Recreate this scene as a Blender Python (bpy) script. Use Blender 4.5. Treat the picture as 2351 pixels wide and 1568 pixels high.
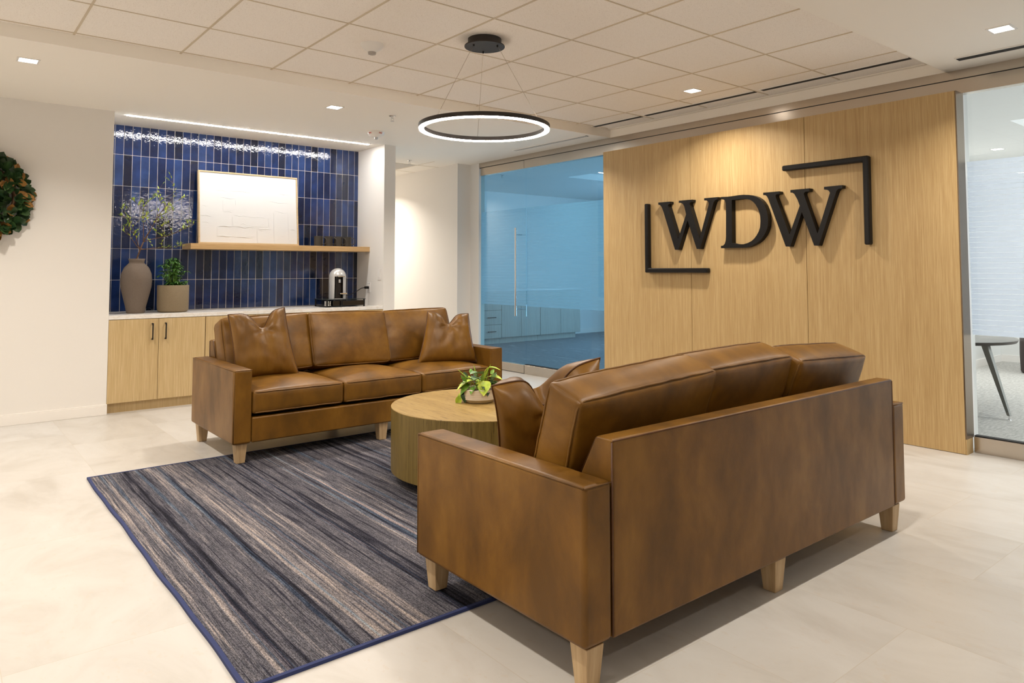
import bpy, bmesh, math, random
from mathutils import Vector, Matrix, noise
S = bpy.context.scene
for o in list(bpy.data.objects): bpy.data.objects.remove(o)
C = S.collection
PI = math.pi
R = math.radians

# ------------------------------------------------------------------ camera
cd = bpy.data.cameras.new('camera'); cam = bpy.data.objects.new('camera', cd); C.objects.link(cam)
cd.sensor_width = 36.0; cd.lens = 1648.35 / 2351 * 36
cd.shift_x = (1175.5 - 1204.05) / 2351; cd.shift_y = (534.08 - 784) / 2351
cd.clip_start = 0.05; cd.clip_end = 60
yaw, pitch, roll = R(39.5403), R(2.9699), R(-0.0414)
fw = Vector((math.sin(yaw)*math.cos(pitch), math.cos(yaw)*math.cos(pitch), math.sin(pitch)))
rt = Vector((math.cos(yaw), -math.sin(yaw), 0)); up = rt.cross(fw)
rr = math.cos(roll)*rt + math.sin(roll)*up; uu = -math.sin(roll)*rt + math.cos(roll)*up
m3 = Matrix((rr, uu, -fw)).transposed()
cam.matrix_world = Matrix.Translation((0, 0, 1.214)) @ m3.to_4x4()
S.camera = cam

# ------------------------------------------------------------------ world, exposure
w = bpy.data.worlds.new('world'); S.world = w; w.use_nodes = True
w.node_tree.nodes['Background'].inputs[0].default_value = (0.9, 0.92, 1, 1)
w.node_tree.nodes['Background'].inputs[1].default_value = 0.15
S.view_settings.view_transform = 'Standard'; S.view_settings.look = 'None'
S.view_settings.gamma = 1; S.view_settings.use_curve_mapping = False
S.view_settings.exposure = 0.34
S.cycles.max_bounces = 10; S.cycles.diffuse_bounces = 6; S.cycles.glossy_bounces = 5
S.cycles.transparent_max_bounces = 12; S.cycles.transmission_bounces = 6
S.cycles.caustics_reflective = False; S.cycles.caustics_refractive = False
S.cycles.sample_clamp_indirect = 6

WARM = (1.0, 0.91, 0.80)
DL_W = 16.0; RING_E = 95.0; STRIP_E = 88.0

def area(name, loc, sx, sy, power, col, parent=None, spread=150, rot=(0, 0, 0)):
    l = bpy.data.lights.new(name, 'AREA'); l.shape = 'RECTANGLE'; l.size = sx; l.size_y = sy
    l.energy = power; l.color = col; l.spread = R(spread)
    o = bpy.data.objects.new(name, l); C.objects.link(o); o.location = loc; o.rotation_euler = rot
    if parent: o.parent = parent
    return o

# daylight from the blue office's unseen window; cool lamp added in the right office
area('daylight_blue', (10.93, 6.2, 1.5), 3.6, 1.9, 165, (0.58, 0.79, 1.0), rot=(0, R(90), 0), spread=170)
area('office_fill', (8.5, -0.94, 1.5), 3.6, 1.9, 60, (0.80, 0.90, 1.0), rot=(R(90), 0, 0), spread=170)

# ------------------------------------------------------------------ helpers
class MB:
    def __init__(s): s.bm = bmesh.new()
    def box(s, x0, x1, y0, y1, z0, z1):
        v = [s.bm.verts.new(p) for p in ((x0,y0,z0),(x1,y0,z0),(x1,y1,z0),(x0,y1,z0),(x0,y0,z1),(x1,y0,z1),(x1,y1,z1),(x0,y1,z1))]
        for f in ((3,2,1,0),(4,5,6,7),(0,1,5,4),(1,2,6,5),(2,3,7,6),(3,0,4,7)): s.bm.faces.new([v[i] for i in f])
        return s
    def poly(s, pts):
        s.bm.faces.new([s.bm.verts.new(p) for p in pts]); return s
    def prism(s, pts, d):                      # closed outline pts (3D) swept by vector d
        d = Vector(d); a = [s.bm.verts.new(p) for p in pts]; b = [s.bm.verts.new(Vector(p) + d) for p in pts]
        n = len(pts); s.bm.faces.new(a); s.bm.faces.new(b[::-1])
        for i in range(n): s.bm.faces.new((a[(i+1)%n], a[i], b[i], b[(i+1)%n]))
        return s
    def loft(s, rings, closed=True, caps=True):
        vs = [[s.bm.verts.new(p) for p in r] for r in rings]; n = len(vs[0])
        for a, b in zip(vs, vs[1:]):
            for i in range(n if closed else n-1):
                j = (i+1) % n; s.bm.faces.new((a[i], a[j], b[j], b[i]))
        if caps: s.bm.faces.new(vs[0][::-1]); s.bm.faces.new(vs[-1])
        return s
    def lathe(s, prof, c=(0,0,0), n=48, caps=True, sc=1.0):
        rings = [[(c[0]+r*math.cos(2*PI*i/n), c[1]+r*sc*math.sin(2*PI*i/n), c[2]+z) for i in range(n)] for r, z in prof]
        return s.loft(rings, caps=caps)
    def tube(s, pts, r, n=8, closed=False):
        pts = [Vector(p) for p in pts]; N = len(pts); rings = []; prev = None
        for i, p in enumerate(pts):
            if closed: t = pts[(i+1)%N] - pts[i-1]
            else: t = pts[min(i+1,N-1)] - pts[max(i-1,0)]
            if t.length < 1e-9: t = Vector((0,0,1))
            t.normalize()
            if prev is None: a = t.cross(Vector((0,0,1)) if abs(t.z) < .9 else Vector((1,0,0))).normalized()
            else:
                a = prev - t*prev.dot(t)
                a = a.normalized() if a.length > 1e-6 else t.orthogonal().normalized()
            prev = a; b = t.cross(a); rad = r[i] if isinstance(r, (list, tuple)) else r
            rings.append([p + rad*(math.cos(2*PI*k/n)*a + math.sin(2*PI*k/n)*b) for k in range(n)])
        if closed:
            vs = [[s.bm.verts.new(q) for q in rg] for rg in rings]
            for i in range(N):
                A, B = vs[i], vs[(i+1)%N]
                # align ring start on closing
                off = 0
                if i == N-1: off = min(range(n), key=lambda k: (A[0].co-B[k].co).length)
                for k in range(n): s.bm.faces.new((A[k], A[(k+1)%n], B[(k+1+off)%n], B[(k+off)%n]))
        else: s.loft(rings)
        return s
    def build(s, name, mat, parent=None, bevel=0, seg=2, smooth=False, loc=None):
        bmesh.ops.recalc_face_normals(s.bm, faces=s.bm.faces)
        me = bpy.data.meshes.new(name); s.bm.to_mesh(me); s.bm.free()
        o = bpy.data.objects.new(name, me); C.objects.link(o)
        for mm in (mat if isinstance(mat, (list, tuple)) else [mat]): me.materials.append(mm)
        if parent: o.parent = parent
        if loc: o.location = loc
        if bevel:
            b = o.modifiers.new('bevel', 'BEVEL'); b.width = bevel; b.segments = seg; b.limit_method = 'ANGLE'; b.angle_limit = R(35)
            b.harden_normals = True
            me.polygons.foreach_set('use_smooth', [True]*len(me.polygons))
        elif smooth:
            me.polygons.foreach_set('use_smooth', [True]*len(me.polygons))
            if smooth != 'all':
                me.set_sharp_from_angle(angle=R(40))
        return o
def tag(o, label, cat, group=None):
    o['label'] = label; o['category'] = cat
    if group: o['group'] = group
    return o
def struct(o): o['kind'] = 'structure'; return o
def thing(name, label, cat, loc=(0,0,0), rz=0, group=None):
    o = bpy.data.objects.new(name, None); C.objects.link(o); o.empty_display_size = .05
    o.location = loc; o.rotation_euler = (0, 0, rz)
    return tag(o, label, cat, group)
def copy_tree(o, parent=None):
    c = o.copy(); C.objects.link(c); c.parent = parent
    for ch in o.children: copy_tree(ch, c)
    return c

# ------------------------------------------------------------------ materials
def mat(name, col=(.8,.8,.8), rough=.5, metal=0, spec=.5, emit=None, estr=0):
    m = bpy.data.materials.new(name); m.use_nodes = True
    b = m.node_tree.nodes['Principled BSDF']
    b.inputs['Base Color'].default_value = (*col, 1); b.inputs['Roughness'].default_value = rough
    b.inputs['Metallic'].default_value = metal; b.inputs['Specular IOR Level'].default_value = spec
    if emit: b.inputs['Emission Color'].default_value = (*emit, 1); b.inputs['Emission Strength'].default_value = estr
    return m
def N(m, t, **k):
    n = m.node_tree.nodes.new(t)
    for a, v in k.items():
        if a.startswith('i_'):
            key = a[2:]; key = int(key) if key.isdigit() else key.replace('_', ' ')
            n.inputs[key].default_value = v
        else: setattr(n, a, v)
    return n
def L(m, a, b): m.node_tree.links.new(a, b)
def bsdf(m): return m.node_tree.nodes['Principled BSDF']
def coords(m, scale=(1,1,1), rot=(0,0,0), src='Object', loc=(0,0,0)):
    t = N(m, 'ShaderNodeTexCoord'); p = N(m, 'ShaderNodeMapping')
    p.inputs['Scale'].default_value = scale; p.inputs['Rotation'].default_value = rot; p.inputs['Location'].default_value = loc
    L(m, t.outputs[src], p.inputs['Vector']); return p.outputs['Vector']
def noise_t(m, vec, scale=5, detail=4, rough=.5, dist=0):
    n = N(m, 'ShaderNodeTexNoise'); n.inputs['Scale'].default_value = scale; n.inputs['Detail'].default_value = detail
    n.inputs['Roughness'].default_value = rough; n.inputs['Distortion'].default_value = dist
    L(m, vec, n.inputs['Vector']); return n.outputs['Fac']
def ramp(m, fac, stops, interp='LINEAR'):
    r = N(m, 'ShaderNodeValToRGB'); r.color_ramp.interpolation = interp
    els = r.color_ramp.elements
    while len(els) < len(stops): els.new(.5)
    for e, (p, c) in zip(els, stops): e.position = p; e.color = (*c, 1) if len(c) == 3 else c
    L(m, fac, r.inputs['Fac']); return r.outputs['Color']
def mix(m, a, b, fac=.5, mode='MIX'):
    n = N(m, 'ShaderNodeMix', data_type='RGBA', blend_type=mode)
    for v, k in ((fac, 0), (a, 6), (b, 7)):
        if hasattr(v, 'links') or hasattr(v, 'is_linked'): L(m, v, n.inputs[k])
        else: n.inputs[k].default_value = v if k == 0 else (*v, 1)
    return n.outputs[2]
def math_(m, op, a, b=0):
    n = N(m, 'ShaderNodeMath', operation=op)
    for i, v in enumerate((a, b)):
        if hasattr(v, 'is_linked'): L(m, v, n.inputs[i])
        else: n.inputs[i].default_value = v
    return n.outputs[0]
def bump(m, h, s=.2, d=.01):
    n = N(m, 'ShaderNodeBump'); n.inputs['Strength'].default_value = s; n.inputs['Distance'].default_value = d
    L(m, h, n.inputs['Height']); L(m, n.outputs['Normal'], bsdf(m).inputs['Normal'])
def setc(m, c, k='Base Color'): L(m, c, bsdf(m).inputs[k])

M = {}
M['wall'] = mat('wall_paint', (.80,.775,.74), .75, spec=.2)
v = coords(M['wall'], (1,1,1)); bump(M['wall'], noise_t(M['wall'], v, 160, 2), .08, .002)
M['niche_wall'] = M['wall']
M['ceil'] = mat('ceiling_paint', (.93,.89,.82), .8, spec=.1)
M['trimw'] = mat('white_trim', (.84,.81,.77), .45)
# acoustic tile
m = M['acoustic'] = mat('acoustic_tile', (.78,.735,.685), .9, spec=.1)
v = coords(m); n1 = noise_t(m, v, 240, 2, .6); n2 = noise_t(m, v, 60, 2)
sp = ramp(m, n1, [(.0,(.50,.44,.38)),(.32,(.58,.51,.44)),(.385,(.92,.875,.82)),(1,(.945,.90,.845))])
setc(m, sp); bump(m, n1, .25, .003)
M['tbar'] = mat('ceiling_grid_bar', (.62,.53,.40), .5)
# floor: large pale stone tiles 0.6 x 1.2 laid along y
m = M['floor'] = mat('stone_floor', (.7,.65,.58), .34, spec=.45)
v = coords(m, (1,1,1), (0,0,R(90)), loc=(0.0,0,0))
sx = N(m, 'ShaderNodeSeparateXYZ'); t = N(m, 'ShaderNodeTexCoord'); L(m, t.outputs['Object'], sx.inputs[0])
cx_ = math_(m, 'DIVIDE', math_(m, 'SUBTRACT', sx.outputs['X'], .2), .597)
ix = math_(m, 'FLOOR', cx_); fx = math_(m, 'FRACT', cx_)
odd = math_(m, 'MODULO', math_(m, 'ADD', ix, 20), 2)
cy_ = math_(m, 'DIVIDE', math_(m, 'ADD', math_(m, 'SUBTRACT', sx.outputs['Y'], 1.5), math_(m, 'MULTIPLY', odd, .4)), 1.2)
iy = math_(m, 'FLOOR', cy_); fy = math_(m, 'FRACT', cy_)
def edge(f, w_):
    a = math_(m, 'LESS_THAN', f, w_); return a
gr = math_(m, 'MAXIMUM', edge(fx, .0045), edge(fy, .0023))
cmb = N(m, 'ShaderNodeCombineXYZ'); L(m, ix, cmb.inputs[0]); L(m, iy, cmb.inputs[1])
wn = N(m, 'ShaderNodeTexWhiteNoise'); L(m, cmb.outputs[0], wn.inputs['Vector'])
vadd = N(m, 'ShaderNodeVectorMath', operation='ADD'); L(m, t.outputs['Object'], vadd.inputs[0])
vs = N(m, 'ShaderNodeVectorMath', operation='SCALE'); L(m, wn.outputs['Color'], vs.inputs[0]); vs.inputs['Scale'].default_value = 9
L(m, vs.outputs[0], vadd.inputs[1])
mp = N(m, 'ShaderNodeMapping'); mp.inputs['Scale'].default_value = (1.0, .55, 1); mp.inputs['Rotation'].default_value = (0,0,R(25)); L(m, vadd.outputs[0], mp.inputs[0])
a = noise_t(m, mp.outputs[0], 3.0, 7, .62, .8); b2 = noise_t(m, mp.outputs[0], 40, 3, .6)
c1 = ramp(m, a, [(.30,(.475,.45,.415)),(.5,(.555,.537,.51)),(.75,(.60,.59,.57))])
c2 = mix(m, c1, (.54,.48,.41), math_(m, 'MULTIPLY', math_(m, 'LESS_THAN', b2, .36), .35))
c3 = mix(m, c2, ramp(m, wn.outputs['Value'], [(0,(.93,.91,.88)),(1,(1,1,1))]), 1.0, 'MULTIPLY')
setc(m, mix(m, c3, (.47,.42,.35), math_(m, 'MULTIPLY', gr, .75)))
L(m, ramp(m, a, [(.3,(.42,)*3),(.7,(.30,)*3)]), bsdf(m).inputs['Roughness'])
# oak veneer, fine straight vertical grain
def wood(name, dark, mid, light, axis='z', rough=.45, fine=250, dist=0):
    m = mat(name, mid, rough, spec=.35)
    lo = {'z':(1,1,.018),'x':(.018,1,1),'y':(1,.018,1)}[axis]
    v = coords(m, lo)
    a = noise_t(m, v, fine, 3, .6, dist); b = noise_t(m, v, 40, 2, .5, dist); c = noise_t(m, v, 4, 1)
    k = math_(m, 'ADD', math_(m, 'MULTIPLY', a, .68), math_(m, 'ADD', math_(m, 'MULTIPLY', b, .2), math_(m, 'MULTIPLY', c, .12)))
    setc(m, ramp(m, k, [(.34, dark), (.5, mid), (.64, light)]))
    bump(m, a, .06, .002); return m
M['oak'] = wood('oak_veneer', (.41,.265,.112), (.50,.342,.155), (.585,.425,.213))
M['oak_cab'] = wood('oak_cabinet_veneer', (.455,.32,.15), (.55,.40,.20), (.63,.48,.27))
M['oak_shelf'] = wood('oak_shelf_veneer', (.46,.29,.12), (.58,.38,.18), (.68,.48,.26), 'x')
M['oak_frame'] = wood('oak_picture_frame', (.46,.33,.18), (.56,.42,.25), (.66,.51,.33), 'x')
M['leg'] = wood('pale_leg_wood', (.38,.255,.13), (.48,.335,.185), (.56,.41,.24), 'z', .5, 50)
# coffee table: golden brown oak with darker pores
def table_wood(name, lo):
    m = mat(name, (.4,.25,.08), .42, spec=.4)
    v = coords(m, lo, src='Object')
    a = noise_t(m, v, 62, 5, .65, .9); b = noise_t(m, v, 7, 4, .55, 1.6)
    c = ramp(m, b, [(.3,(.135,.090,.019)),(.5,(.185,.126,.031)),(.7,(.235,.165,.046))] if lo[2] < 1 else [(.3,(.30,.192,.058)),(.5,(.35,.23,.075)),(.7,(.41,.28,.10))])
    d = ramp(m, a, [(.36,(.16,.085,.025)),(.45,(.9,.9,.9)),(1,(1,1,1))])
    setc(m, mix(m, c, d, .55, 'MULTIPLY')); bump(m, a, .12, .003); return m
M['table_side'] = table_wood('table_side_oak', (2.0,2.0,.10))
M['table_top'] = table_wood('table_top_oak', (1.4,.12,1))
# leather
def leather(name, d, mcol, l, rough=.40):
    m = mat(name, mcol, rough, spec=.32)
    v = coords(m, (1,1,.5)); a = noise_t(m, v, 4.2, 5, .6, .3); b = noise_t(m, v, 11, 3, .5)
    k = math_(m, 'ADD', math_(m, 'MULTIPLY', a, .7), math_(m, 'MULTIPLY', b, .3))
    setc(m, ramp(m, k, [(.37, d), (.5, mcol), (.63, l)]))
    v2 = coords(m); g = N(m, 'ShaderNodeTexVoronoi'); g.inputs['Scale'].default_value = 420; L(m, v2, g.inputs['Vector'])
    g2 = noise_t(m, v2, 22, 3, .6)
    bump(m, math_(m, 'ADD', math_(m, 'MULTIPLY', g.outputs['Distance'], .25), math_(m, 'MULTIPLY', g2, .5)), .18, .004)
    L(m, ramp(m, k, [(.3,(rough+.06,)*3),(.7,(rough-.05,)*3)]), bsdf(m).inputs['Roughness'])
    return m
M['leather'] = leather('cognac_leather', (.104,.047,.0058), (.158,.071,.0084), (.212,.101,.0135))
M['leather_seam'] = leather('leather_seam', (.055,.02,.005), (.075,.028,.007), (.10,.04,.01))
M['leather_welt'] = leather('leather_welt', (.10,.046,.009), (.15,.070,.013), (.20,.10,.020))
# blue glazed tile
m = M['tile'] = mat('blue_glazed_tile', (.02,.06,.25), .06, spec=.7)
t = N(m, 'ShaderNodeTexCoord'); sx = N(m, 'ShaderNodeSeparateXYZ'); L(m, t.outputs['Object'], sx.inputs[0])
TW, TH, TX0, TZ0 = .07364, .2945, 1.291, .8275
ix = math_(m, 'FLOOR', math_(m, 'DIVIDE', math_(m, 'SUBTRACT', sx.outputs['X'], TX0), TW))
iz = math_(m, 'FLOOR', math_(m, 'DIVIDE', math_(m, 'SUBTRACT', sx.outputs['Z'], TZ0), TH))
cmb = N(m, 'ShaderNodeCombineXYZ'); L(m, ix, cmb.inputs[0]); L(m, iz, cmb.inputs[1])
wn = N(m, 'ShaderNodeTexWhiteNoise'); L(m, cmb.outputs[0], wn.inputs['Vector'])
base = ramp(m, wn.outputs['Value'], [(0,(.005,.010,.030)),(.25,(.007,.016,.060)),(.5,(.010,.026,.098)),(.75,(.014,.037,.135)),(1,(.024,.055,.170))])
v = coords(m); cl = noise_t(m, v, 9, 3)
setc(m, mix(m, base, ramp(m, cl, [(.3,(.72,.72,.72)),(.7,(1.25,1.25,1.25))]), 1, 'MULTIPLY'))
vo = N(m, 'ShaderNodeVectorMath', operation='ADD'); L(m, t.outputs['Object'], vo.inputs[0])
vsc = N(m, 'ShaderNodeVectorMath', operation='SCALE'); L(m, wn.outputs['Color'], vsc.inputs[0]); vsc.inputs['Scale'].default_value = 5; L(m, vsc.outputs[0], vo.inputs[1])
bn = noise_t(m, vo.outputs[0], 30, 2, .5, .4); bn2 = noise_t(m, vo.outputs[0], 90, 2, .5)
bump(m, math_(m, 'ADD', bn, math_(m, 'MULTIPLY', bn2, .25)), .5, .0026)
M['grout'] = mat('pale_grout', (.62,.59,.56), .85)
M['quartz'] = mat('white_quartz', (.82,.80,.77), .22, spec=.5)
v = coords(M['quartz'], (1,2,1)); setc(M['quartz'], ramp(M['quartz'], noise_t(M['quartz'], v, 5, 6, .7, 1.5), [(.42,(.84,.82,.79)),(.5,(.76,.72,.66)),(.55,(.84,.82,.79))]))
M['black'] = mat('matt_black_metal', (.012,.011,.011), .38, .6, .5)
M['sign_black'] = mat('satin_black_sign', (.009,.008,.0075), .42, .0, .22)
M['darkslot'] = mat('dark_slot', (.010,.010,.010), .7)
# brushed stainless
M['bronze'] = mat('bronze_jamb', (.25,.195,.145), .34, 1.0)
m = M['steel'] = mat('brushed_bronze_steel', (.55,.49,.42), .27, 1.0)
v = coords(m, (1,.02,1)); s_ = noise_t(m, v, 160, 2); L(m, ramp(m, s_, [(.3,(.20,)*3),(.7,(.24,)*3)]), bsdf(m).inputs['Roughness'])
M['chrome'] = mat('chrome', (.75,.75,.75), .12, 1)
M['alum'] = mat('silver_plastic', (.62,.62,.62), .3, .35)
M['lamp_on'] = mat('lamp_diffuser', (1,1,1), .5, emit=(1,.93,.84), estr=9)
M['ring_on'] = mat('ring_diffuser', (1,1,1), .5, emit=(1,.90,.80), estr=RING_E)
M['strip_on'] = mat('strip_diffuser', (1,1,1), .5, emit=(1,.97,.93), estr=STRIP_E)
M['white_plastic'] = mat('white_plastic', (.82,.80,.77), .35)
M['red_ink'] = mat('red_ink', (.6,.06,.03), .5)
M['canopy'] = mat('dark_bronze_canopy', (.028,.022,.019), .5, .3)
M['wire'] = mat('steel_cable', (.45,.38,.30), .35, 1)
# glass
def glass(name, tint, refl=.10):
    m = bpy.data.materials.new(name); m.use_nodes = True; nt = m.node_tree; nt.nodes.clear()
    o = nt.nodes.new('ShaderNodeOutputMaterial'); tr = nt.nodes.new('ShaderNodeBsdfTransparent'); tr.inputs[0].default_value = (*tint, 1)
    g = nt.nodes.new('ShaderNodeBsdfGlossy'); g.inputs['Roughness'].default_value = .0; g.inputs[0].default_value = (.9,.95,1,1)
    f = nt.nodes.new('ShaderNodeLayerWeight'); f.inputs[0].default_value = .5
    fr = math_(m, 'ADD', math_(m, 'MULTIPLY', math_(m, 'POWER', f.outputs['Facing'], 5.0), .6), .03)
    mx = nt.nodes.new('ShaderNodeMixShader'); nt.links.new(fr, mx.inputs[0]); nt.links.new(tr.outputs[0], mx.inputs[1]); nt.links.new(g.outputs[0], mx.inputs[2])
    nt.links.new(mx.outputs[0], o.inputs[0]); return m
M['glass'] = glass('clear_glass', (.97,.985,.98)); M['glass_blue'] = glass('blue_tinted_glass', (.70,.88,.96))
# frosted film with thin clear lines
def film(name, col, alpha, z0, pitch, lw):
    m = bpy.data.materials.new(name); m.use_nodes = True; nt = m.node_tree; nt.nodes.clear()
    o = nt.nodes.new('ShaderNodeOutputMaterial'); tr = nt.nodes.new('ShaderNodeBsdfTransparent')
    d = nt.nodes.new('ShaderNodeBsdfDiffuse'); d.inputs[0].default_value = (*col, 1)
    tl = nt.nodes.new('ShaderNodeBsdfTranslucent'); tl.inputs[0].default_value = (*col, 1)
    a = nt.nodes.new('ShaderNodeMixShader'); a.inputs[0].default_value = .72; nt.links.new(d.outputs[0], a.inputs[1]); nt.links.new(tl.outputs[0], a.inputs[2])
    t = nt.nodes.new('ShaderNodeTexCoord'); s = nt.nodes.new('ShaderNodeSeparateXYZ'); nt.links.new(t.outputs['Object'], s.inputs[0])
    k = math_(m, 'FRACT', math_(m, 'DIVIDE', math_(m, 'SUBTRACT', s.outputs['Z'], z0), pitch))
    line = math_(m, 'LESS_THAN', k, lw)
    op = math_(m, 'MULTIPLY', math_(m, 'SUBTRACT', 1.0, math_(m, 'MULTIPLY', line, .6)), alpha)
    mx = nt.nodes.new('ShaderNodeMixShader'); nt.links.new(op, mx.inputs[0]); nt.links.new(tr.outputs[0], mx.inputs[1]); nt.links.new(a.outputs[0], mx.inputs[2])
    nt.links.new(mx.outputs[0], o.inputs[0]); return m
M['film'] = film('frosted_film', (.84,.89,.97), .94, .775, .0345, .07)
M['film_blue'] = film('frosted_film_left', (.60,.66,.68), .55, .785, .0345, .07)
# carpet
def carpet(name, d, l):
    m = mat(name, l, .95, spec=.05); v = coords(m, (1,4,1)); a = noise_t(m, v, 14, 5, .7); setc(m, ramp(m, a, [(.35,d),(.65,l)])); return m
M['carpet_grey'] = carpet('grey_carpet', (.36,.35,.33), (.56,.55,.52))
m = M['carpet_blue'] = carpet('slate_carpet', (.22,.23,.25), (.34,.35,.37))
s1 = noise_t(m, coords(m, (1,.12,1), (0,0,R(35))), 16, 2, .6, .6); s2 = noise_t(m, coords(m, (1,.10,1), (0,0,R(-20)), loc=(3,1,0)), 15, 2, .6, .5)
k = math_(m, 'MAXIMUM', s1, s2); old = bsdf(m).inputs['Base Color'].links[0].from_socket
setc(m, mix(m, old, (.55,.57,.60), ramp(m, k, [(.66,(0,0,0)),(.70,(.7,.7,.7))])))
M['paint_office'] = mat('office_paint', (.78,.78,.76), .8, spec=.1)
# rug
m = M['rug'] = mat('striped_wool_rug', (.1,.1,.12), .95, spec=.05)
v = coords(m, (1,.008,1)); v2 = coords(m, (1,.022,1)); 
wob = noise_t(m, coords(m, (2,1.5,1)), 2.0, 2)
t = N(m, 'ShaderNodeTexCoord'); off = N(m, 'ShaderNodeVectorMath', operation='SCALE'); cb = N(m, 'ShaderNodeCombineXYZ'); L(m, wob, cb.inputs[0]); L(m, cb.outputs[0], off.inputs[0]); off.inputs['Scale'].default_value = .010
def wv(vec):
    a_ = N(m, 'ShaderNodeVectorMath', operation='ADD'); L(m, vec, a_.inputs[0]); L(m, off.outputs[0], a_.inputs[1]); return a_.outputs[0]
n_big = noise_t(m, wv(v), 7, 1, .5); n_mid = noise_t(m, wv(v), 27, 2, .6); n_fine = noise_t(m, wv(v2), 95, 3, .7); n_loop = noise_t(m, coords(m, (1,.35,1)), 330, 1)
k = math_(m, 'ADD', math_(m, 'MULTIPLY', n_big, .27), math_(m, 'ADD', math_(m, 'MULTIPLY', n_mid, .38), math_(m, 'MULTIPLY', n_fine, .35)))
c = ramp(m, k, [(.38,(.012,.012,.017)),(.435,(.030,.030,.042)),(.465,(.070,.068,.082)),(.49,(.128,.122,.138)),(.51,(.038,.040,.052)),(.54,(.135,.127,.140)),(.58,(.215,.188,.185)),(.645,(.38,.325,.29))])
hue = ramp(m, noise_t(m, wv(v), 21, 1), [(.40,(1,1,1)),(.595,(1,1,1)),(.62,(.62,.90,1.15)),(.65,(.62,.9,1.15)),(.68,(1.02,.97,1.0))])
c = mix(m, c, hue, .8, 'MULTIPLY')
setc(m, mix(m, c, ramp(m, n_loop, [(.32,(.42,.42,.42)),(.62,(1.5,1.5,1.5))]), .85, 'MULTIPLY'))
bump(m, n_loop, .5, .004)
M['rug_edge'] = mat('navy_rug_binding', (.022,.034,.115), .9)
M['stone'] = mat('speckled_stoneware', (.17,.13,.10), .85, spec=.2)
v = coords(M['stone']); setc(M['stone'], ramp(M['stone'], noise_t(M['stone'], v, 420, 2), [(.36,(.13,.10,.080)),(.5,(.165,.13,.103)),(.66,(.20,.16,.13))]))
M['stone2'] = mat('tan_stoneware', (.30,.22,.13), .85, spec=.2)
v = coords(M['stone2']); setc(M['stone2'], ramp(M['stone2'], noise_t(M['stone2'], v, 400, 2), [(.36,(.18,.138,.085)),(.5,(.215,.165,.105)),(.66,(.25,.195,.125))]))
M['mug'] = mat('charcoal_mug', (.036,.030,.022), .55)
M['soil'] = mat('bark_mulch', (.10,.06,.03), .95)
M['pot'] = mat('cream_ribbed_pot', (.66,.59,.49), .5)
def leafm(name, a, b, rough=.4):
    m = mat(name, a, rough, spec=.4); v = coords(m); setc(m, ramp(m, noise_t(m, v, 28, 3), [(.35,a),(.65,b)])); return m
M['leaf_lime'] = leafm('lime_leaf', (.30,.46,.03), (.58,.68,.08)); M['leaf_green'] = leafm('mid_green_leaf', (.08,.22,.03), (.24,.42,.07))
M['leaf_dark'] = leafm('dark_green_leaf', (.012,.035,.012), (.035,.075,.02), .35); M['leaf_rust'] = leafm('rust_leaf_back', (.20,.09,.018), (.34,.17,.04), .7)
M['leaf_grey'] = leafm('grey_green_leaf', (.11,.20,.10), (.26,.38,.20)); M['twig'] = mat('brown_twig', (.13,.065,.03), .8)
M['bush'] = leafm('bush_leaf', (.022,.085,.014), (.10,.24,.045))
M['canvas'] = mat('white_plaster_canvas', (.70,.70,.70), .75)
M['outlet'] = mat('outlet_plate', (.82,.80,.78), .35)
M['brown_fabric'] = mat('charcoal_fabric', (.045,.035,.033), .9)
M['table_grey'] = mat('grey_tabletop', (.20,.195,.18), .4); M['table_edge'] = mat('dark_table_edge', (.035,.029,.024), .4); M['leg_metal'] = mat('olive_grey_metal', (.15,.145,.125), .35, .5)
M['cab_blue'] = wood('greyed_cabinet_veneer', (.30,.29,.25), (.38,.37,.32), (.44,.43,.38))

# ------------------------------------------------------------------ room shell
ZC, ZG = 2.58, 2.6635            # drywall ceiling, raised acoustic field
XN, YW, YT, XR = 1.175, 6.958, 7.58, 3.769
XG = 5.384
YB, XL = -2.6, -2.6
struct(MB().box(XL-.1, 5.43, YB-.1, 12.1, -.1, 0).build('floor', M['floor']))
# ceiling: drywall around the raised field
b = MB()
b.box(XL-.1, XG+.08, YB-.1, 1.93, ZC, ZC+.25)
b.prism([(XL-.1,1.93,ZC),(XG+.08,1.93,ZC),(XG+.08,2.045,ZG),(XL-.1,2.045,ZG)][:0] or [(XL-.1,1.93,ZC),(XL-.1,2.045,ZC+.0835),(XL-.1,2.045,ZC+.25),(XL-.1,1.93,ZC+.25)], (XG+.08-XL+.1,0,0))
b.box(XL-.1, XG+.08, 5.123, 12.1, ZC, ZC+.25)
b.box(XG, XG+.08, 1.925, 5.123, ZC, ZC+.25)
struct(b.build('ceiling', M['ceil']))
GX0, GY0, GS = 2.459, 3.861, .6093
tl = MB()
tl.box(XL-.1, XG, 2.0455, 5.1225, ZG, ZG+.03)
struct(tl.build('ceiling_acoustic_tiles', M['acoustic']))
g = MB(); hw = .006
for i in range(-8, 5):
    x = GX0 + i*GS; g.box(x-hw, x+hw, 2.05, 5.12, ZG-.0035, ZG+.002)
for j in range(-2, 3):
    y = GY0 + j*GS
    g.box(XL, 5.30, y-hw*.8, y+hw*.8, ZG-.003, ZG+.002)
struct(g.build('trim_1', M['tbar']))
# perimeter drywall strip beside the glass wall
struct(MB().box(5.345, XG-.001, 2.05, 5.12, ZG-.006, ZG-.0005).build('trim_2', M['ceil']))
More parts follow.
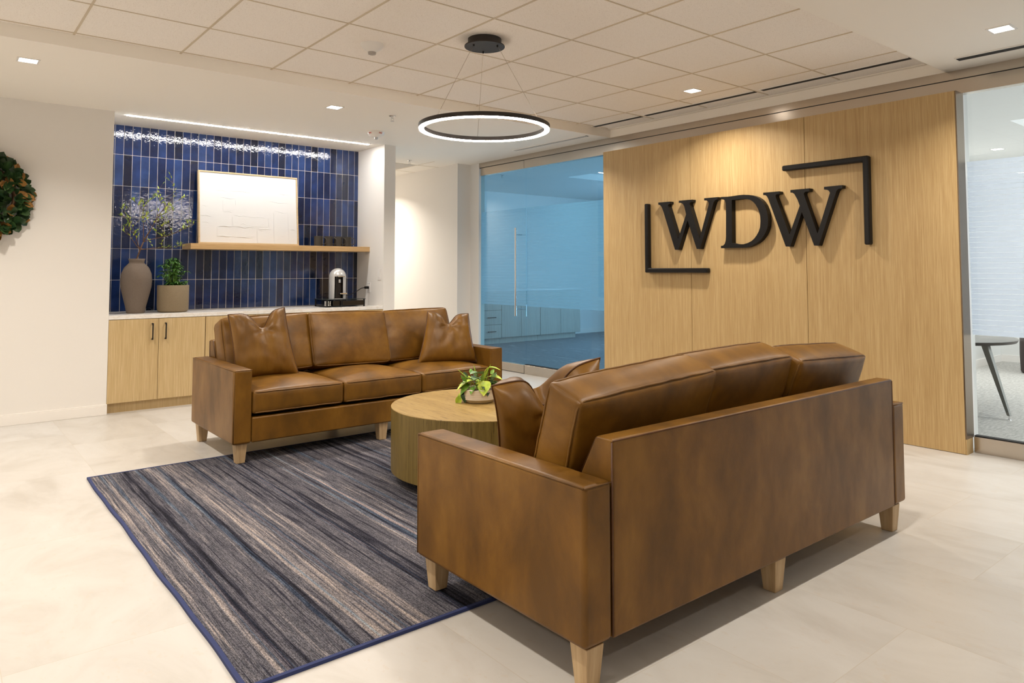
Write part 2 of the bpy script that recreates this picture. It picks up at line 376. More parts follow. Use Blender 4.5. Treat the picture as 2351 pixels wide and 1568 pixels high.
# walls
struct(MB().box(XL-.1, XN, YW, YW+.9, 0, ZC).build('wall_front', M['wall']))
struct(MB().box(XN, XR, YT+.0022, YT+.15, 0, ZC).build('wall_niche', M['grout']))
struct(MB().box(XR, 3.905, YW, 12.0, 0, ZC).build('wall_pillar', M['wall']))
struct(MB().box(5.178, 5.47, 7.62, 12.0, 0, ZC).build('wall_corridor', M['wall']))
struct(MB().box(XG-.004, 5.47, 7.432, 7.619, 0, ZC).build('wall_end', M['wall']))
struct(MB().box(3.905, 5.178, 12.0, 12.1, 0, ZC).build('wall_far', M['wall']))
struct(MB().box(XL-.1, XL, YB, YW, 0, ZC).build('wall_left', M['wall']))
struct(MB().box(XL, XG, YB-.1, YB, 0, ZC).build('wall_back', M['wall']))
struct(MB().box(5.335, 5.60, 1.875, 5.08, 0, 2.41).box(5.4505, 5.60, 1.875, 5.08, 2.4105, ZC+.2).build('wall_right', M['paint_office']))
# baseboards
b = MB(); b.box(XL, XN+.004, YW-.014, YW, 0, .078).box(XL, XN+.004, YW-.009, YW, .078, .088)
struct(b.build('baseboard_front', M['trimw'], bevel=.002))
struct(MB().box(5.164, 5.178, 7.62, 12, 0, .088).build('baseboard_corridor', M['trimw']))
# tiled backsplash
t = MB(); random.seed(5)
ncol = 35; nrow = 6
for i in range(-2, ncol):
    for j in range(nrow):
        x0 = TX0 + i*TW + .0018; x1 = x0 + TW - .0036
        z0 = TZ0 + j*TH + .0018; z1 = z0 + TH - .0036
        x0 = max(x0, XN+.001); x1 = min(x1, XR-.001); z1 = min(z1, ZC-.002)
        if x1 - x0 < .006: continue
        tx, tz = random.uniform(-.0007,.0007), random.uniform(-.0008,.0008)
        f = [(x0,YT+tx+tz,z0),(x1,YT-tx+tz,z0),(x1,YT-tx-tz,z1),(x0,YT+tx-tz,z1)]
        t.prism(f, (0,.006,0))
struct(t.build('wall_niche_tiles', M['tile'], bevel=.0012, seg=1))
# oak clad wall behind the sign: three tall panels
PY = [(4.029, 5.116), (2.924, 4.025), (1.841, 2.920)]
for k, (a, c) in enumerate(PY):
    p = MB().box(5.27, 5.334, a, c, 0.003, 2.416).build('trim_%d' % (3+k), M['oak']); struct(p)
struct(MB().box(5.300, 5.3345, 1.86, 5.10, 0.0, 2.41).build('trim_6', M['darkslot']))
struct(MB().box(5.274, 5.40, 1.833, 1.8405, .10, 2.416).build('trim_7', M['bronze']))
struct(MB().box(5.272, 5.38, 1.8335, 1.8405, 0, .099).build('trim_8', M['oak']))
# steel header and sills of the glass wall
h = MB().box(XG, 5.45, -1.0, 7.43, 2.520, 2.5795)
struct(h.build('trim_9', M['steel']))
struct(MB().box(XG+.004, 5.44, -1.0, 7.43, 2.5125, 2.5205).build('trim_16', M['darkslot']))
h = MB().box(XG, 5.45, -1.0, 6.527, 2.4155, 2.513)
struct(h.build('trim_10', M['steel']))
struct(MB().box(XG, 5.45, -1.0, 1.829, 0, .105).build('trim_11', M['steel'], bevel=.003))
struct(MB().box(XG, 5.45, 5.08, 6.527, 0, .105).build('trim_12', M['steel'], bevel=.003))
struct(MB().box(XG+.01, 5.44, -1.0, 1.829, .105, .112).box(XG+.01, 5.44, 5.08, 6.527, .105, .112).build('trim_13', M['darkslot']))
# glass panes with frosted bands
w1 = struct(MB().box(5.41, 5.42, -1.0, 1.829, .106, 2.42).build('window_1', M['glass']))
MB().box(5.421, 5.4218, -1.0, 1.829, .775, 1.946).build('frosted_film', M['film'], w1)
w2 = struct(MB().box(5.41, 5.42, 5.08, 6.523, .106, 2.42).build('window_2', M['glass_blue']))
MB().box(5.421, 5.4218, 5.08, 6.523, .785, 1.95).build('frosted_film', M['film_blue'], w2)
# glass door with rails and pull
d = struct(MB().box(5.41, 5.42, 6.533, 7.428, .10, 2.42).build('door_1', M['glass_blue']))
MB().box(5.421, 5.4218, 6.533, 7.428, .785, 1.95).build('frosted_film', M['film_blue'], d)
MB().box(XG, 5.45, 6.533, 7.405, 2.4155, 2.512).build('top_rail', M['steel'], d, bevel=.002)
MB().box(XG, 5.45, 6.533, 7.405, .006, .103).build('bottom_rail', M['steel'], d, bevel=.002)
hd = MB().tube([(5.325,6.615,.672),(5.325,6.615,1.712)], .0125, 14).build('pull_handle', M['chrome'], d, smooth=True)
hb = MB()
for z in (.752, 1.63): hb.tube([(5.325,6.615,z),(5.48,6.615,z)], .007, 10)
hb.tube([(5.48,6.615,.66),(5.48,6.615,.80)], .010, 10)
hb.build('standoff', M['chrome'], hd, smooth=True)
# blue office beyond the left glass
struct(MB().box(5.43, 11.1, 3.38, 10.2, -.1, 0).build('floor_office_left', M['carpet_blue']))
c = MB().box(5.46, 7.2, 3.38, 10.2, ZC, ZC+.2).box(7.2, 11.1, 3.38, 4.6, ZC, ZC+.2).box(7.2, 11.1, 7.72, 10.2, ZC, ZC+.2).box(7.2, 11.1, 4.6, 7.72, ZC+.09, ZC+.2)
struct(c.build('ceiling_office_left', M['paint_office']))
struct(MB().box(5.47, 11.1, 10.0, 10.1, 0, ZC).build('wall_office_rear', M['paint_office']))
struct(MB().box(11.0, 11.1, -1.1, 10.0, 0, ZC).build('wall_outer', M['paint_office']))
struct(MB().box(5.60, 11.0, 3.38, 3.5, 0, ZC).build('wall_partition', M['paint_office']))
struct(MB().box(9.1, 11.0, 9.986, 10.0, 0, .088).build('baseboard_rear', M['trimw']))
# office beyond the right glass
struct(MB().box(5.43, 11.0, -1.1, 3.38, -.1, 0).build('floor_office_right', M['carpet_grey']))
c = MB().box(5.46, 7.6, -1.1, 3.38, ZC, ZC+.2).box(7.6, 11.1, 2.2, 3.38, ZC, ZC+.2).box(7.6, 11.1, -1.1, 2.2, ZC+.08, ZC+.2)
struct(c.build('ceiling_office_right', M['paint_office']))
struct(MB().box(5.40, 11.0, -1.1, -1.0, 0, ZC).build('wall_office_side', M['paint_office']))
b = MB().box(5.6, 10.986, 3.366, 3.38, 0, .088).box(10.986, 11.0, -1, 3.366, 0, .088)
struct(b.build('baseboard_office', M['trimw']))

# ------------------------------------------------------------------ ceiling fixtures
def downlight(x, y, z, label, power=DL_W, col=WARM, s=.10, on=True):
    t = thing('downlight', label, 'ceiling light', (x, y, z), 0, 'square recessed downlights')
    f = MB(); h = s/2; q = h + .012
    for a in ((-q,-h,-q,q),(h,q,-q,q),(-h,h,-q,-h),(-h,h,h,q)): f.box(a[0],a[1],a[2],a[3],-.004,0)
    f.build('trim_ring', M['white_plastic'], t)
    MB().box(-h, h, -h, h, -.003, -.0005).build('diffuser', M['lamp_on'], t)
    area('lamp', (0,0,-.006), s*.9, s*.9, power, col, t, 135)
    return t
downlight(.444, 5.615, ZC, 'small square downlight at the top left, above the wreath wall')
downlight(2.569, 5.617, ZC, 'small square downlight in the soffit above the blue tiled niche, near the sprinkler')
downlight(4.711, 3.566, ZG, 'small square downlight set in an acoustic tile above the black letter sign')
downlight(4.647, 1.37, ZC, 'small square downlight at the top right corner above the glass office')
for x, y, pw in ((.444,1.37,1),(2.57,1.37,.75),(.444,-.75,.3),(2.57,-.75,.2),(4.65,-.75,.25),(-1.7,1.37,.8),(-1.7,5.61,1),(-1.7,-.75,.3)):
    downlight(x, y, ZC, 'square downlight outside the picture', DL_W*pw)
for x, y in ((.444,3.5),(-1.7,3.5)): downlight(x, y, ZG, 'square downlight outside the picture', DL_W*1.15)
downlight(4.70, 5.62, ZC, 'square downlight hidden behind the lit ring of the pendant')
downlight(4.45, 9.3, ZC, 'square downlight down the corridor behind the niche pillar', 27)
downlight(9.286, 2.819, ZC, 'small square downlight seen through the right glass, in the office ceiling', 18, (1,.96,.92))
for x, y in ((7.2,.4),(9.29,.4)): downlight(x, y, ZC if x < 7.6 else ZC+.08, 'square downlight outside the picture', 20, (1,.96,.92))
# linear LED strip over the niche
s_ = MB().box(1.287, 3.631, 7.052, 7.078, ZC-.004, ZC+.001).build('linear_light', M['strip_on'])
tag(s_, 'long thin glowing strip light in the ceiling in front of the blue tiles', 'strip light')
# ring pendant
pend = thing('ring_pendant', 'black ring pendant light with glowing underside hung on thin cables', 'pendant light', (2.64, 3.59, 2.09))
zc = 2.09
cn = MB().lathe([(.0,2.612-zc),(.126,2.612-zc),(.127,2.616-zc),(.126,2.620-zc),(.105,2.622-zc),(.105,ZG-zc-.0005),(.0,ZG-zc-.0005)], n=64, caps=False).build('ceiling_canopy', M['canopy'], pend, smooth=True)
RO, RI, HT = .409, .375, .026
MB().lathe([(RO,0),(RO,HT),(RI,HT),(RI,0),(RO,0)], n=128, caps=False).build('ring_frame', M['canopy'], pend, smooth=True)
MB().lathe([(RO-.003,.0002),(RO-.003,-.006),(RI+.003,-.006),(RI+.003,.0002)], n=128, caps=False).build('ring_diffuser', M['ring_on'], pend, smooth=True)
for p0, p1 in (((-.085,-.002,.522),(-.387,-.062,HT)), ((.039,-.081,.522),(.118,-.375,HT)), ((.048,.081,.522),(.193,.341,HT))):
    MB().tube([p0, p1], .0011, 6).build('cable', M['wire'], pend)
    MB().lathe([(.0,-.012),(.005,-.010),(.006,0),(0,0)], (p0[0],p0[1],p0[2]), 12, False).build('cable_grip', M['black'], cn)
# linear air diffusers
def slot(x0, x1, y0, y1, z, label, border=False):
    t = thing('slot_diffuser', label, 'air diffuser', ((x0+x1)/2, (y0+y1)/2, z), 0, 'black linear air slots')
    hx, hy = (x1-x0)/2, (y1-y0)/2
    MB().box(-hx, hx, -hy, hy, -.004, -.0005).build('slot', M['darkslot'], t)
    f = MB().box(-hx-.008,-hx,-hy-.004,hy+.004,-.006,-.0005).box(hx,hx+.008,-hy-.004,hy+.004,-.006,-.0005)
    if border: f.box(-.006,.006,-hy,hy,-.0055,-.0041)
    f.build('frame', M['white_plastic'], t)
slot(5.10, 5.155, 4.475, 5.11, ZG, 'short black air slot nearest the far soffit, above the sign wall')
slot(5.10, 5.155, 3.26, 4.43, ZG, 'middle black air slot in the acoustic ceiling above the sign')
slot(5.10, 5.155, 2.06, 3.20, ZG, 'long black air slot in the acoustic ceiling at its right end')
slot(5.07, 5.14, .6, 1.76, ZC, 'black air slot in the drywall ceiling at the top right corner')
slot(5.09, 5.13, 5.19, 6.37, ZC, 'thin double air slot in the ceiling before the glass door', True)
# smoke detector, horn strobe and sprinklers
t = thing('smoke_detector', 'round white smoke detector on an acoustic tile left of the pendant', 'smoke detector', (2.14, 4.13, ZG))
MB().lathe([(0,0),(.072,0),(.072,-.012),(.058,-.030),(.028,-.052),(0,-.052)], n=40, caps=False).build('housing', M['white_plastic'], t, smooth=True)
MB().lathe([(.026,-.052),(.024,-.066),(.012,-.070),(0,-.070)], n=30, caps=False).build('sensor', mat('grey_sensor', (.40,.37,.34), .5), t, smooth=True)
t = thing('fire_alarm', 'round white ceiling fire alarm with red lettering near the niche pillar', 'fire alarm', (3.355, 6.37, ZC))
MB().lathe([(0,0),(.080,0),(.082,-.010),(.074,-.034),(.050,-.050),(.030,-.055),(0,-.055)], n=40, caps=False).build('housing', M['white_plastic'], t, smooth=True)
MB().lathe([(.020,-.055),(.018,-.072),(.008,-.078),(0,-.078)], n=20, caps=False).build('strobe_lens', M['alum'], t, smooth=True)
def text(s, size, ext=.0005):
    c = bpy.data.curves.new('t', 'FONT'); c.body = s; c.size = size; c.extrude = ext; c.align_x = 'CENTER'; c.align_y = 'CENTER'
    o = bpy.data.objects.new('t', c); C.objects.link(o); dg = bpy.context.evaluated_depsgraph_get(); me = bpy.data.meshes.new_from_object(o.evaluated_get(dg))
    bpy.data.objects.remove(o); return me
for a in (-165, -85):
    me = text('FIRE', .021); o = bpy.data.objects.new('lettering', me); C.objects.link(o); me.materials.append(M['red_ink']); o.parent = t
    ca, sa = math.cos(R(a)), math.sin(R(a))
    o.location = (.0795*ca, .0795*sa, -.022); o.rotation_euler = (R(103), 0, R(a+90))
def sprinkler(x, y, z, label):
    t = thing('sprinkler', label, 'sprinkler', (x, y, z), 0, 'ceiling sprinklers')
    MB().lathe([(0,0),(.030,0),(.030,-.004),(.018,-.009),(.010,-.010),(0,-.010)], n=24, caps=False).build('escutcheon', M['chrome'], t, smooth=True)
    b = MB().lathe([(.007,-.01),(.007,-.026),(0,-.026)], n=12, caps=False).lathe([(0,-.047),(.018,-.047),(.018,-.050),(0,-.050)], n=16, caps=False)
    b.tube([(.012,0,-.012),(.014,0,-.030),(.003,0,-.047)], .002, 6).tube([(-.012,0,-.012),(-.014,0,-.030),(-.003,0,-.047)], .002, 6)
    b.build('head', M['chrome'], t, smooth=True)
sprinkler(3.114, 5.612, ZC, 'sprinkler head in the ceiling between the niche downlight and the pendant')
sprinkler(4.558, 7.773, ZC, 'sprinkler head in the corridor ceiling past the niche pillar')
sprinkler(6.31, 8.15, ZC, 'sprinkler head in the blue office ceiling seen through the glass door')
# corridor ceiling grid; darker recessed cell painted as a flat grey sheet
g = MB().box(4.846, 4.856, 7.66, 12, ZC-.002, ZC-.0002)
for y in (8.07, 8.68, 9.29): g.box(3.905, 5.178, y-.004, y+.004, ZC-.002, ZC-.0002)
struct(g.build('trim_14', M['tbar']))
struct(MB().box(3.91, 4.83, 8.08, 8.67, ZC-.0018, ZC-.0003).build('trim_15', mat('grey_ceiling_recess', (.52,.50,.47), .8)))

# ------------------------------------------------------------------ niche: cabinets, counter, shelf
def base_cabinet(x0, x1, label, handles=True):
    t = thing('base_cabinet', label, 'cabinet', ((x0+x1)/2, 7.28, 0), 0, 'oak base cabinets under the niche counter')
    hx = (x1-x0)/2; xm = 0.0
    MB().box(-hx+.001, hx-.001, -.295, .29, .085, .7915).build('body', M['oak_cab'], t)
    MB().box(-hx, hx, -.275, .29, 0, .085).build('toe_kick', M['oak_cab'], t)
    for s in (-1, 1):
        a, c = (-hx+.002, xm-.0015) if s < 0 else (xm+.0015, hx-.002)
        d = MB().box(a, c, -.321, -.300, .086, .789).build('door', M['oak_cab'], t, bevel=.001, seg=1)
        hx_ = xm + s*.053
        h = MB().tube([(hx_,-.352,.625),(hx_,-.352,.735)], .0052, 10)
        for z in (.612, .746): h.tube([(hx_,-.321,z),(hx_,-.349,z)], .006, 8)
        h.tube([(hx_,-.349,.608),(hx_,-.352,.628)], .0062, 8); h.tube([(hx_,-.349,.75),(hx_,-.352,.732)], .0062, 8)
        h.build('handle', M['black'], d, smooth=True)
base_cabinet(XN, 1.951+.004, 'oak two-door base cabinet with black pulls beside the white wall')
base_cabinet(1.957, 2.86, 'oak two-door base cabinet behind the throw pillows of the far sofa')
base_cabinet(2.862, XR, 'oak two-door base cabinet under the coffee machine, behind the far sofa')
tag(MB().box(XN+.001, XR-.001, YW-.001, YT-.002, .793, .827).build('countertop', M['quartz'], bevel=.0015), 'white quartz countertop running along the blue tiled niche', 'countertop')
tag(MB().box(1.895, XR-.001, 7.276, YT-.002, 1.417, 1.471).build('floating_shelf', M['oak_shelf'], bevel=.001), 'long floating oak shelf across the blue tiles', 'shelf')
# framed plaster artwork leaning on the shelf
art = thing('framed_artwork', 'large white textured abstract panel in thin oak frame leaning on the shelf', 'artwork', (2.5125, 7.43, 1.4760))
art.rotation_euler = (R(-6.0), 0, 0)
aw, ah = 1.008, .735
f = MB()
for a in ((-aw/2, aw/2, 0, .014), (-aw/2, aw/2, ah-.014, ah)): f.box(a[0], a[1], 0, .042, a[2], a[3])
for a in ((-aw/2, -aw/2+.014), (aw/2-.014, aw/2)): f.box(a[0], a[1], 0, .042, .014, ah-.014)
f.build('frame', M['oak_frame'], art, bevel=.001)
cv = MB().box(-aw/2+.0145, aw/2-.0145, .008, .034, .0145, ah-.0145).build('canvas', M['canvas'], art)
st = MB(); random.seed(11)
def stroke(x0, z0, x1, z1, r):
    n = 16; pts = []; ph = random.random()*6
    for i in range(n+1):
        u = i/n; pts.append((x0+(x1-x0)*u, .0078, z0+(z1-z0)*u + .0035*math.sin(ph+u*9) ))
    st.tube(pts, [max(.0006, r*math.sin(PI*(i+.3)/(n+.6))) for i in range(n+1)], 6)
U = lambda px: -aw/2 + (px-200)/1100*aw
V = lambda py: ah - (py-130)/840*ah
for x0,y0,x1,y1,r in ((380,345,500,355,2.6),(530,345,780,352,3),(425,432,600,440,3.4),(455,590,560,597,3),(215,645,340,655,3.4),(240,722,320,728,2.4),(560,632,720,640,3),(720,642,970,650,3),(630,735,715,725,3),(390,768,590,760,4.5),(590,768,780,772,4.5),(815,780,975,785,3.4),(830,798,930,798,3.4),(385,880,570,880,5),(570,885,785,890,4.5),(950,445,1200,462,2.8),(1070,345,1200,352,2.2),(1020,560,1180,580,3),(1205,780,1265,778,3),(1070,860,1150,858,2.4),(695,310,770,308,1.8),(240,535,310,535,2),(840,735,930,725,2.4),(1010,930,1012,580,2),(1180,600,1182,900,2),(550,640,552,760,1.8),(950,650,955,755,2.4),(820,790,822,950,1.6),(470,490,472,540,2),(590,450,592,520,1.6)):
    stroke(U(x0), V(y0), U(x1), V(y1), r*.001)
for x0,y0,x1,y1 in ((455,460,585,580),(560,650,940,760),(1015,590,1175,945),(390,780,800,880),(825,810,940,950)):
    st.box(U(x0), U(x1), .0066, .0085, V(y1), V(y0))
st.build('plaster_strokes', M['canvas'], cv, smooth=True)
# mugs
mg = thing('mug', 'x', 'mug', (3.211, 7.38, 1.4712), R(-52), 'charcoal mugs on the floating shelf')
MB().lathe([(0,.0),(.041,0),(.045,.004),(.0455,.108),(.0425,.108),(.042,.008),(0,.008)], n=40, caps=False).build('body', M['mug'], mg, smooth=True)
hp = [(.043+.022+.031*math.cos(a), 0, .057+.034*math.sin(a)) for a in [i*2*PI/28 for i in range(28)]]
MB().tube([(p[0]-.0, p[1], p[2]) for p in hp], .0042, 8, closed=True).build('handle', M['mug'], mg, smooth=True)
labs = ['leftmost of the four charcoal mugs, next to the white artwork', 'second charcoal mug from the artwork on the oak shelf', 'third charcoal mug from the artwork on the oak shelf', 'rightmost of the four charcoal mugs, nearest the white pillar']
for i, x in enumerate((3.211, 3.327, 3.437, 3.545)):
    o = mg if i == 0 else copy_tree(mg)
    o.location.x = x; o['label'] = labs[i]
# vase with branches
ZT = .8275
va = thing('vase', 'tall matt brown stoneware vase with narrow foot and flared lip', 'vase', (1.432, 7.24, ZT))
MB().lathe([(0,0),(.070,0),(.074,.006),(.086,.07),(.108,.16),(.124,.235),(.1285,.295),(.122,.355),(.100,.410),(.072,.440),(.0605,.452),(.062,.466),(.068,.490),(.064,.490),(.057,.462),(.055,.452),(.0,.452)], n=56, caps=False).build('body', M['stone'], va, smooth='all')
br = thing('branches', 'bare budding branches with small lime leaves standing in the brown vase', 'branch', (1.432, 7.24, ZT+.453))
random.seed(4)
tw = MB(); lf = MB()
def leaf(mb, p, d, ln, wd, up_=Vector((0,0,1)), curl=.15, seg=4, blunt=False):
    d = Vector(d).normalized(); s_ = d.cross(up_)
    s_ = s_.normalized() if s_.length > 1e-4 else Vector((1,0,0)); n = s_.cross(d).normalized(); p = Vector(p)
    L_, C_, R_ = [], [], []
    for i in range(seg+1):
        u = i/seg; ww = wd*.5*(math.sin(PI*u**1.25)**.55 if blunt else math.sin(PI*min(1, u**.75))**.9) if 0 < u < 1 else 0
        c = p + d*ln*u + n*(-curl*ln*u*u); L_.append(c - s_*ww + n*ww*.35); C_.append(c); R_.append(c + s_*ww + n*ww*.35)
    bm = mb.bm; Lv = [bm.verts.new(q) for q in L_]; Cv = [bm.verts.new(q) for q in C_]; Rv = [bm.verts.new(q) for q in R_]
    for i in range(seg):
        for A, B in ((Lv, Cv), (Cv, Rv)):
            try: bm.faces.new((A[i], A[i+1], B[i+1], B[i]))
            except ValueError: pass
def twig(p, d, ln, r, lvl):
    pts = [Vector(p)]; d = Vector(d).normalized(); n = max(4, int(ln/.035))
    for i in range(n):
        d = (d + Vector((random.uniform(-1,1), random.uniform(-.6,.6), random.uniform(-.6,1)))*.12).normalized()
        pts.append(pts[-1] + d*ln/n)
    tw.tube(pts, [r*(1-.75*i/n) for i in range(n+1)], 6)
    for i in range(1, n+1):
        if lvl >= 1 or i > n*.45:
            if random.random() < .62:
                for _ in range(random.choice((1,2,2))):
                    dd = d + Vector((random.uniform(-1,1), random.uniform(-.8,.8), random.uniform(-.3,1)))*.9
                    leaf(lf, pts[i], dd, random.uniform(.022,.040), random.uniform(.008,.012), curl=.1, seg=3)
        if lvl < 2 and i > n*.25 and random.random() < (.55 if lvl == 0 else .35):
            sd = 1 if random.random() < .5 else -1
            twig(pts[i], d*.8 + Vector((sd*.8, random.uniform(-.5,.3), .15)), ln*random.uniform(.22,.42), r*.55, lvl+1)
    leaf(lf, pts[-1], d, .035, .010, seg=3)
base = Vector((.01,0,-.30))
stem = [base, Vector((.0,0,-.05)), Vector((-.005,0,.02)), Vector((.025,0,.12)), Vector((.05,0,.19))]
tw.tube(stem, [.007,.007,.0065,.006,.0055], 8)
for tgt, ln in (((.36,.02,.54), .62), ((.05,.0,.42), .42), ((-.14,.0,.24), .28), ((.42,-.02,.22), .42), ((.18,-.03,.52), .5), ((-.06,.02,.34), .34), ((.30,.0,.10), .34)):
    s0 = stem[4] if ln > .4 else stem[3]
    twig(s0, Vector(tgt) - Vector((.05,0,.05)), ln*.84, .0042, 0)
tw.build('twigs', M['twig'], br, smooth='all'); lf.build('leaves', M['leaf_lime'], br, smooth='all')
# planter with bushy plant
pl = thing('planter', 'short cylindrical tan planter on the counter beside the tall vase', 'planter', (1.742, 7.24, ZT))
MB().lathe([(0,0),(.108,0),(.124,.006),(.132,.022),(.1345,.06),(.1345,.245),(.130,.248),(.127,.245),(.127,.225),(0,.225)], n=56, caps=False).build('pot', M['stone2'], pl, smooth='all')
MB().lathe([(0,.226),(.126,.226)], n=30, caps=False).build('soil', M['soil'], pl)
random.seed(8)
bu = thing('umbrella_plant', 'bushy dark green leafy plant growing in the tan planter', 'plant', (1.742, 7.24, ZT+.226))
lf = MB(); stm = MB()
for i in range(90):
    a = random.uniform(0, 2*PI); rad = random.uniform(.0, .115)*random.choice((.6,1)); hgt = random.uniform(.03, .275)*(1 - .35*(rad/.12)**2)
    tip = Vector((rad*1.1*math.cos(a), rad*1.1*math.sin(a), hgt)); st0 = Vector((.02*math.cos(a), .02*math.sin(a), 0))
    stm.tube([st0, (st0+tip)*.5 + Vector((0,0,.02)), tip], .0016, 5)
    out = Vector((math.cos(a), math.sin(a), .35)); nl = random.choice((6,7,8))
    for k in range(nl):
        b_ = 2*PI*k/nl + random.random(); d = Vector((math.cos(b_), math.sin(b_), random.uniform(-.45,.15))) + out*.25
        leaf(lf, tip, d, random.uniform(.036,.058), random.uniform(.013,.019), curl=.35, seg=3)
stm.build('stems', M['leaf_green'], bu); lf.build('foliage', M['bush'], bu, smooth='all')
# coffee machine on capsule drawer
dr = thing('capsule_drawer', 'black capsule drawer with glass top under the coffee machine', 'drawer', (3.385, 7.22, ZT))
MB().box(-.145, .215, -.165, .13, .012, .066).build('case', mat('gloss_black', (.010,.009,.009), .15), dr, bevel=.003)
MB().box(-.225, .225, -.17, .14, .076, .082).build('glass_top', mat('smoked_glass', (.03,.04,.04), .05), dr, bevel=.001)
for x, y in ((-.21,-.16),(-.21,.125),(.21,-.16),(.21,.125),(-.055,-.182)):
    MB().lathe([(0,0),(.009,0),(.009,.0755),(0,.0755)], (x,y,0), 14, False).build('post', M['black'], dr, smooth=True)
    if y < 0: pass
MB().box(-.215, -.146, -.15, .12, .006, .0115).build('tray', M['black'], dr)
cp = MB().lathe([(0,0),(.010,0),(.0105,.010),(.007,.017),(0,.017)], n=12, caps=False).build('coffee_capsule', M['chrome'], smooth=True)
tag(cp, 'shiny coffee capsule stacked at the left end of the black drawer', 'coffee capsule', 'coffee capsules in the drawer')
first = True
for r_ in range(3):
    for q in range(3):
        for e in range(2):
            o = cp if first else cp.copy()
            if not first: C.objects.link(o)
            first = False; o.location = (3.385-.205+q*.0225, 7.22-.13+e*.024, ZT+.0118+r_*.0174)
cm = thing('coffee_machine', 'small silver and black domed capsule coffee machine beside the pillar', 'coffee machine', (3.355, 7.20, ZT+.0825))
prof = [(0,0),(.088,0),(.088,.235)] + [(.088*math.cos(R(a)), .235+.088*math.sin(R(a))) for a in range(10, 91, 10)]
n = 48; bm_ = MB(); ang0, ang1 = R(-80), R(-20)      # opening toward the room
ringp = []
for r_, z in prof: ringp.append([(r_*math.cos(2*PI*i/n), r_*math.sin(2*PI*i/n), z) for i in range(n)])
vs_ = [[bm_.bm.verts.new(p) for p in r_] for r_ in ringp]
for q, (A, B) in enumerate(zip(vs_, vs_[1:])):
    for i in range(n):
        am = (2*PI*(i+.5)/n); am = am - 2*PI if am > PI else am
        if q == 1 and R(-134) < am < R(-72): continue
        bm_.bm.faces.new((A[i], A[(i+1)%n], B[(i+1)%n], B[i]))
sh = bm_.build('shell', M['alum'], cm, smooth=True)
so = sh.modifiers.new('solid', 'SOLIDIFY'); so.thickness = .003; so.offset = -1
MB().lathe([(0,.003),(.062,.003),(.062,.236),(0,.236)], n=40, caps=False).build('core', mat('coffee_black', (.012,.009,.008), .25), cm, smooth=True)
MB().lathe([(0,.17),(.014,.17),(.014,.205),(0,.205)], (-.010,-.070,0), 18, False).build('spout', M['chrome'], cm, smooth=True)
MB().box(-.020, .060, -.115, -.052, .048, .062).build('cup_rest', M['chrome'], cm, bevel=.003)
MB().box(.050, .088, -.02, .09, .0, .22).build('water_tank', mat('tank_plastic', (.10,.11,.11), .12), cm, bevel=.01)
MB().box(-.04, .04, -.096, -.082, .231, .240).build('rim_plate', M['chrome'], cm, bevel=.002)
# outlet, switch and power cord on the pillar
ou = thing('wall_outlet', 'white wall outlet on the niche side wall with a black plug', 'outlet', (XR, 7.278, 1.02))
MB().box(-.006, 0, -.036, .036, -.057, .057).build('plate', M['outlet'], ou, bevel=.002)
MB().box(-.009, -.006, -.017, .017, -.034, .034).build('socket', M['outlet'], ou, bevel=.001)
sw = thing('light_switch', 'white rocker light switch plate high on the niche side wall', 'switch', (XR, 7.045, 1.165))
MB().box(-.006, 0, -.036, .036, -.060, .060).build('plate', M['outlet'], sw, bevel=.002)
MB().box(-.010, -.006, -.016, .016, -.034, .034).build('rocker', M['outlet'], sw, bevel=.001)
co = thing('power_cord', 'black power cord running from the coffee machine to the outlet', 'cord', (XR-.009, 7.278, 1.02))
MB().box(-.048, -.0005, -.012, .012, -.014, .014).build('plug', M['black'], co, bevel=.004)
MB().tube([(-.045,0,0),(-.09,-.005,-.006),(-.15,-.01,-.04),(-.22,-.0,-.075),(-.30,.03,-.095)], .0042, 8).build('cable', M['black'], co, smooth=True)

# ------------------------------------------------------------------ wreath
wr = thing('magnolia_wreath', 'round magnolia leaf wreath hanging on the white wall at the left edge', 'wreath', (.245, YW-.002, 1.775))
random.seed(21); g1, g2 = MB(), MB()
MB().tube([(.25*math.cos(a), -.03, .25*math.sin(a)) for a in [i*2*PI/40 for i in range(40)]], .022, 8, True).build('hoop', M['twig'], wr, smooth=True)
for i in range(480):
    a = random.uniform(0, 2*PI); ph = random.uniform(-.2, PI+.25)
    r0 = .25 + .035*math.cos(ph); c0 = Vector((r0*math.cos(a), -.035-.04*max(0,math.sin(ph)), r0*math.sin(a)))
    rad = Vector((math.cos(a), 0, math.sin(a))); tan = Vector((-math.sin(a), 0, math.cos(a)))
    d = rad*math.cos(ph)*1.1 + Vector((0,-1,0))*max(.08, math.sin(ph))*.75 + tan*random.uniform(-.9,.9)
    if ph > 1.9: d *= 1.0; c0 -= rad*.03
    d.y = min(d.y, -.12)
    leaf(g2 if random.random() < .2 else g1, c0, d, random.uniform(.085,.125), random.uniform(.050,.070), up_=Vector((random.uniform(-.4,.4),-1,random.uniform(-.4,.4))), curl=random.uniform(-.35,.45), seg=8, blunt=True)
g1.build('green_leaves', M['leaf_dark'], wr, smooth='all'); g2.build('rust_leaves', M['leaf_rust'], wr, smooth='all')

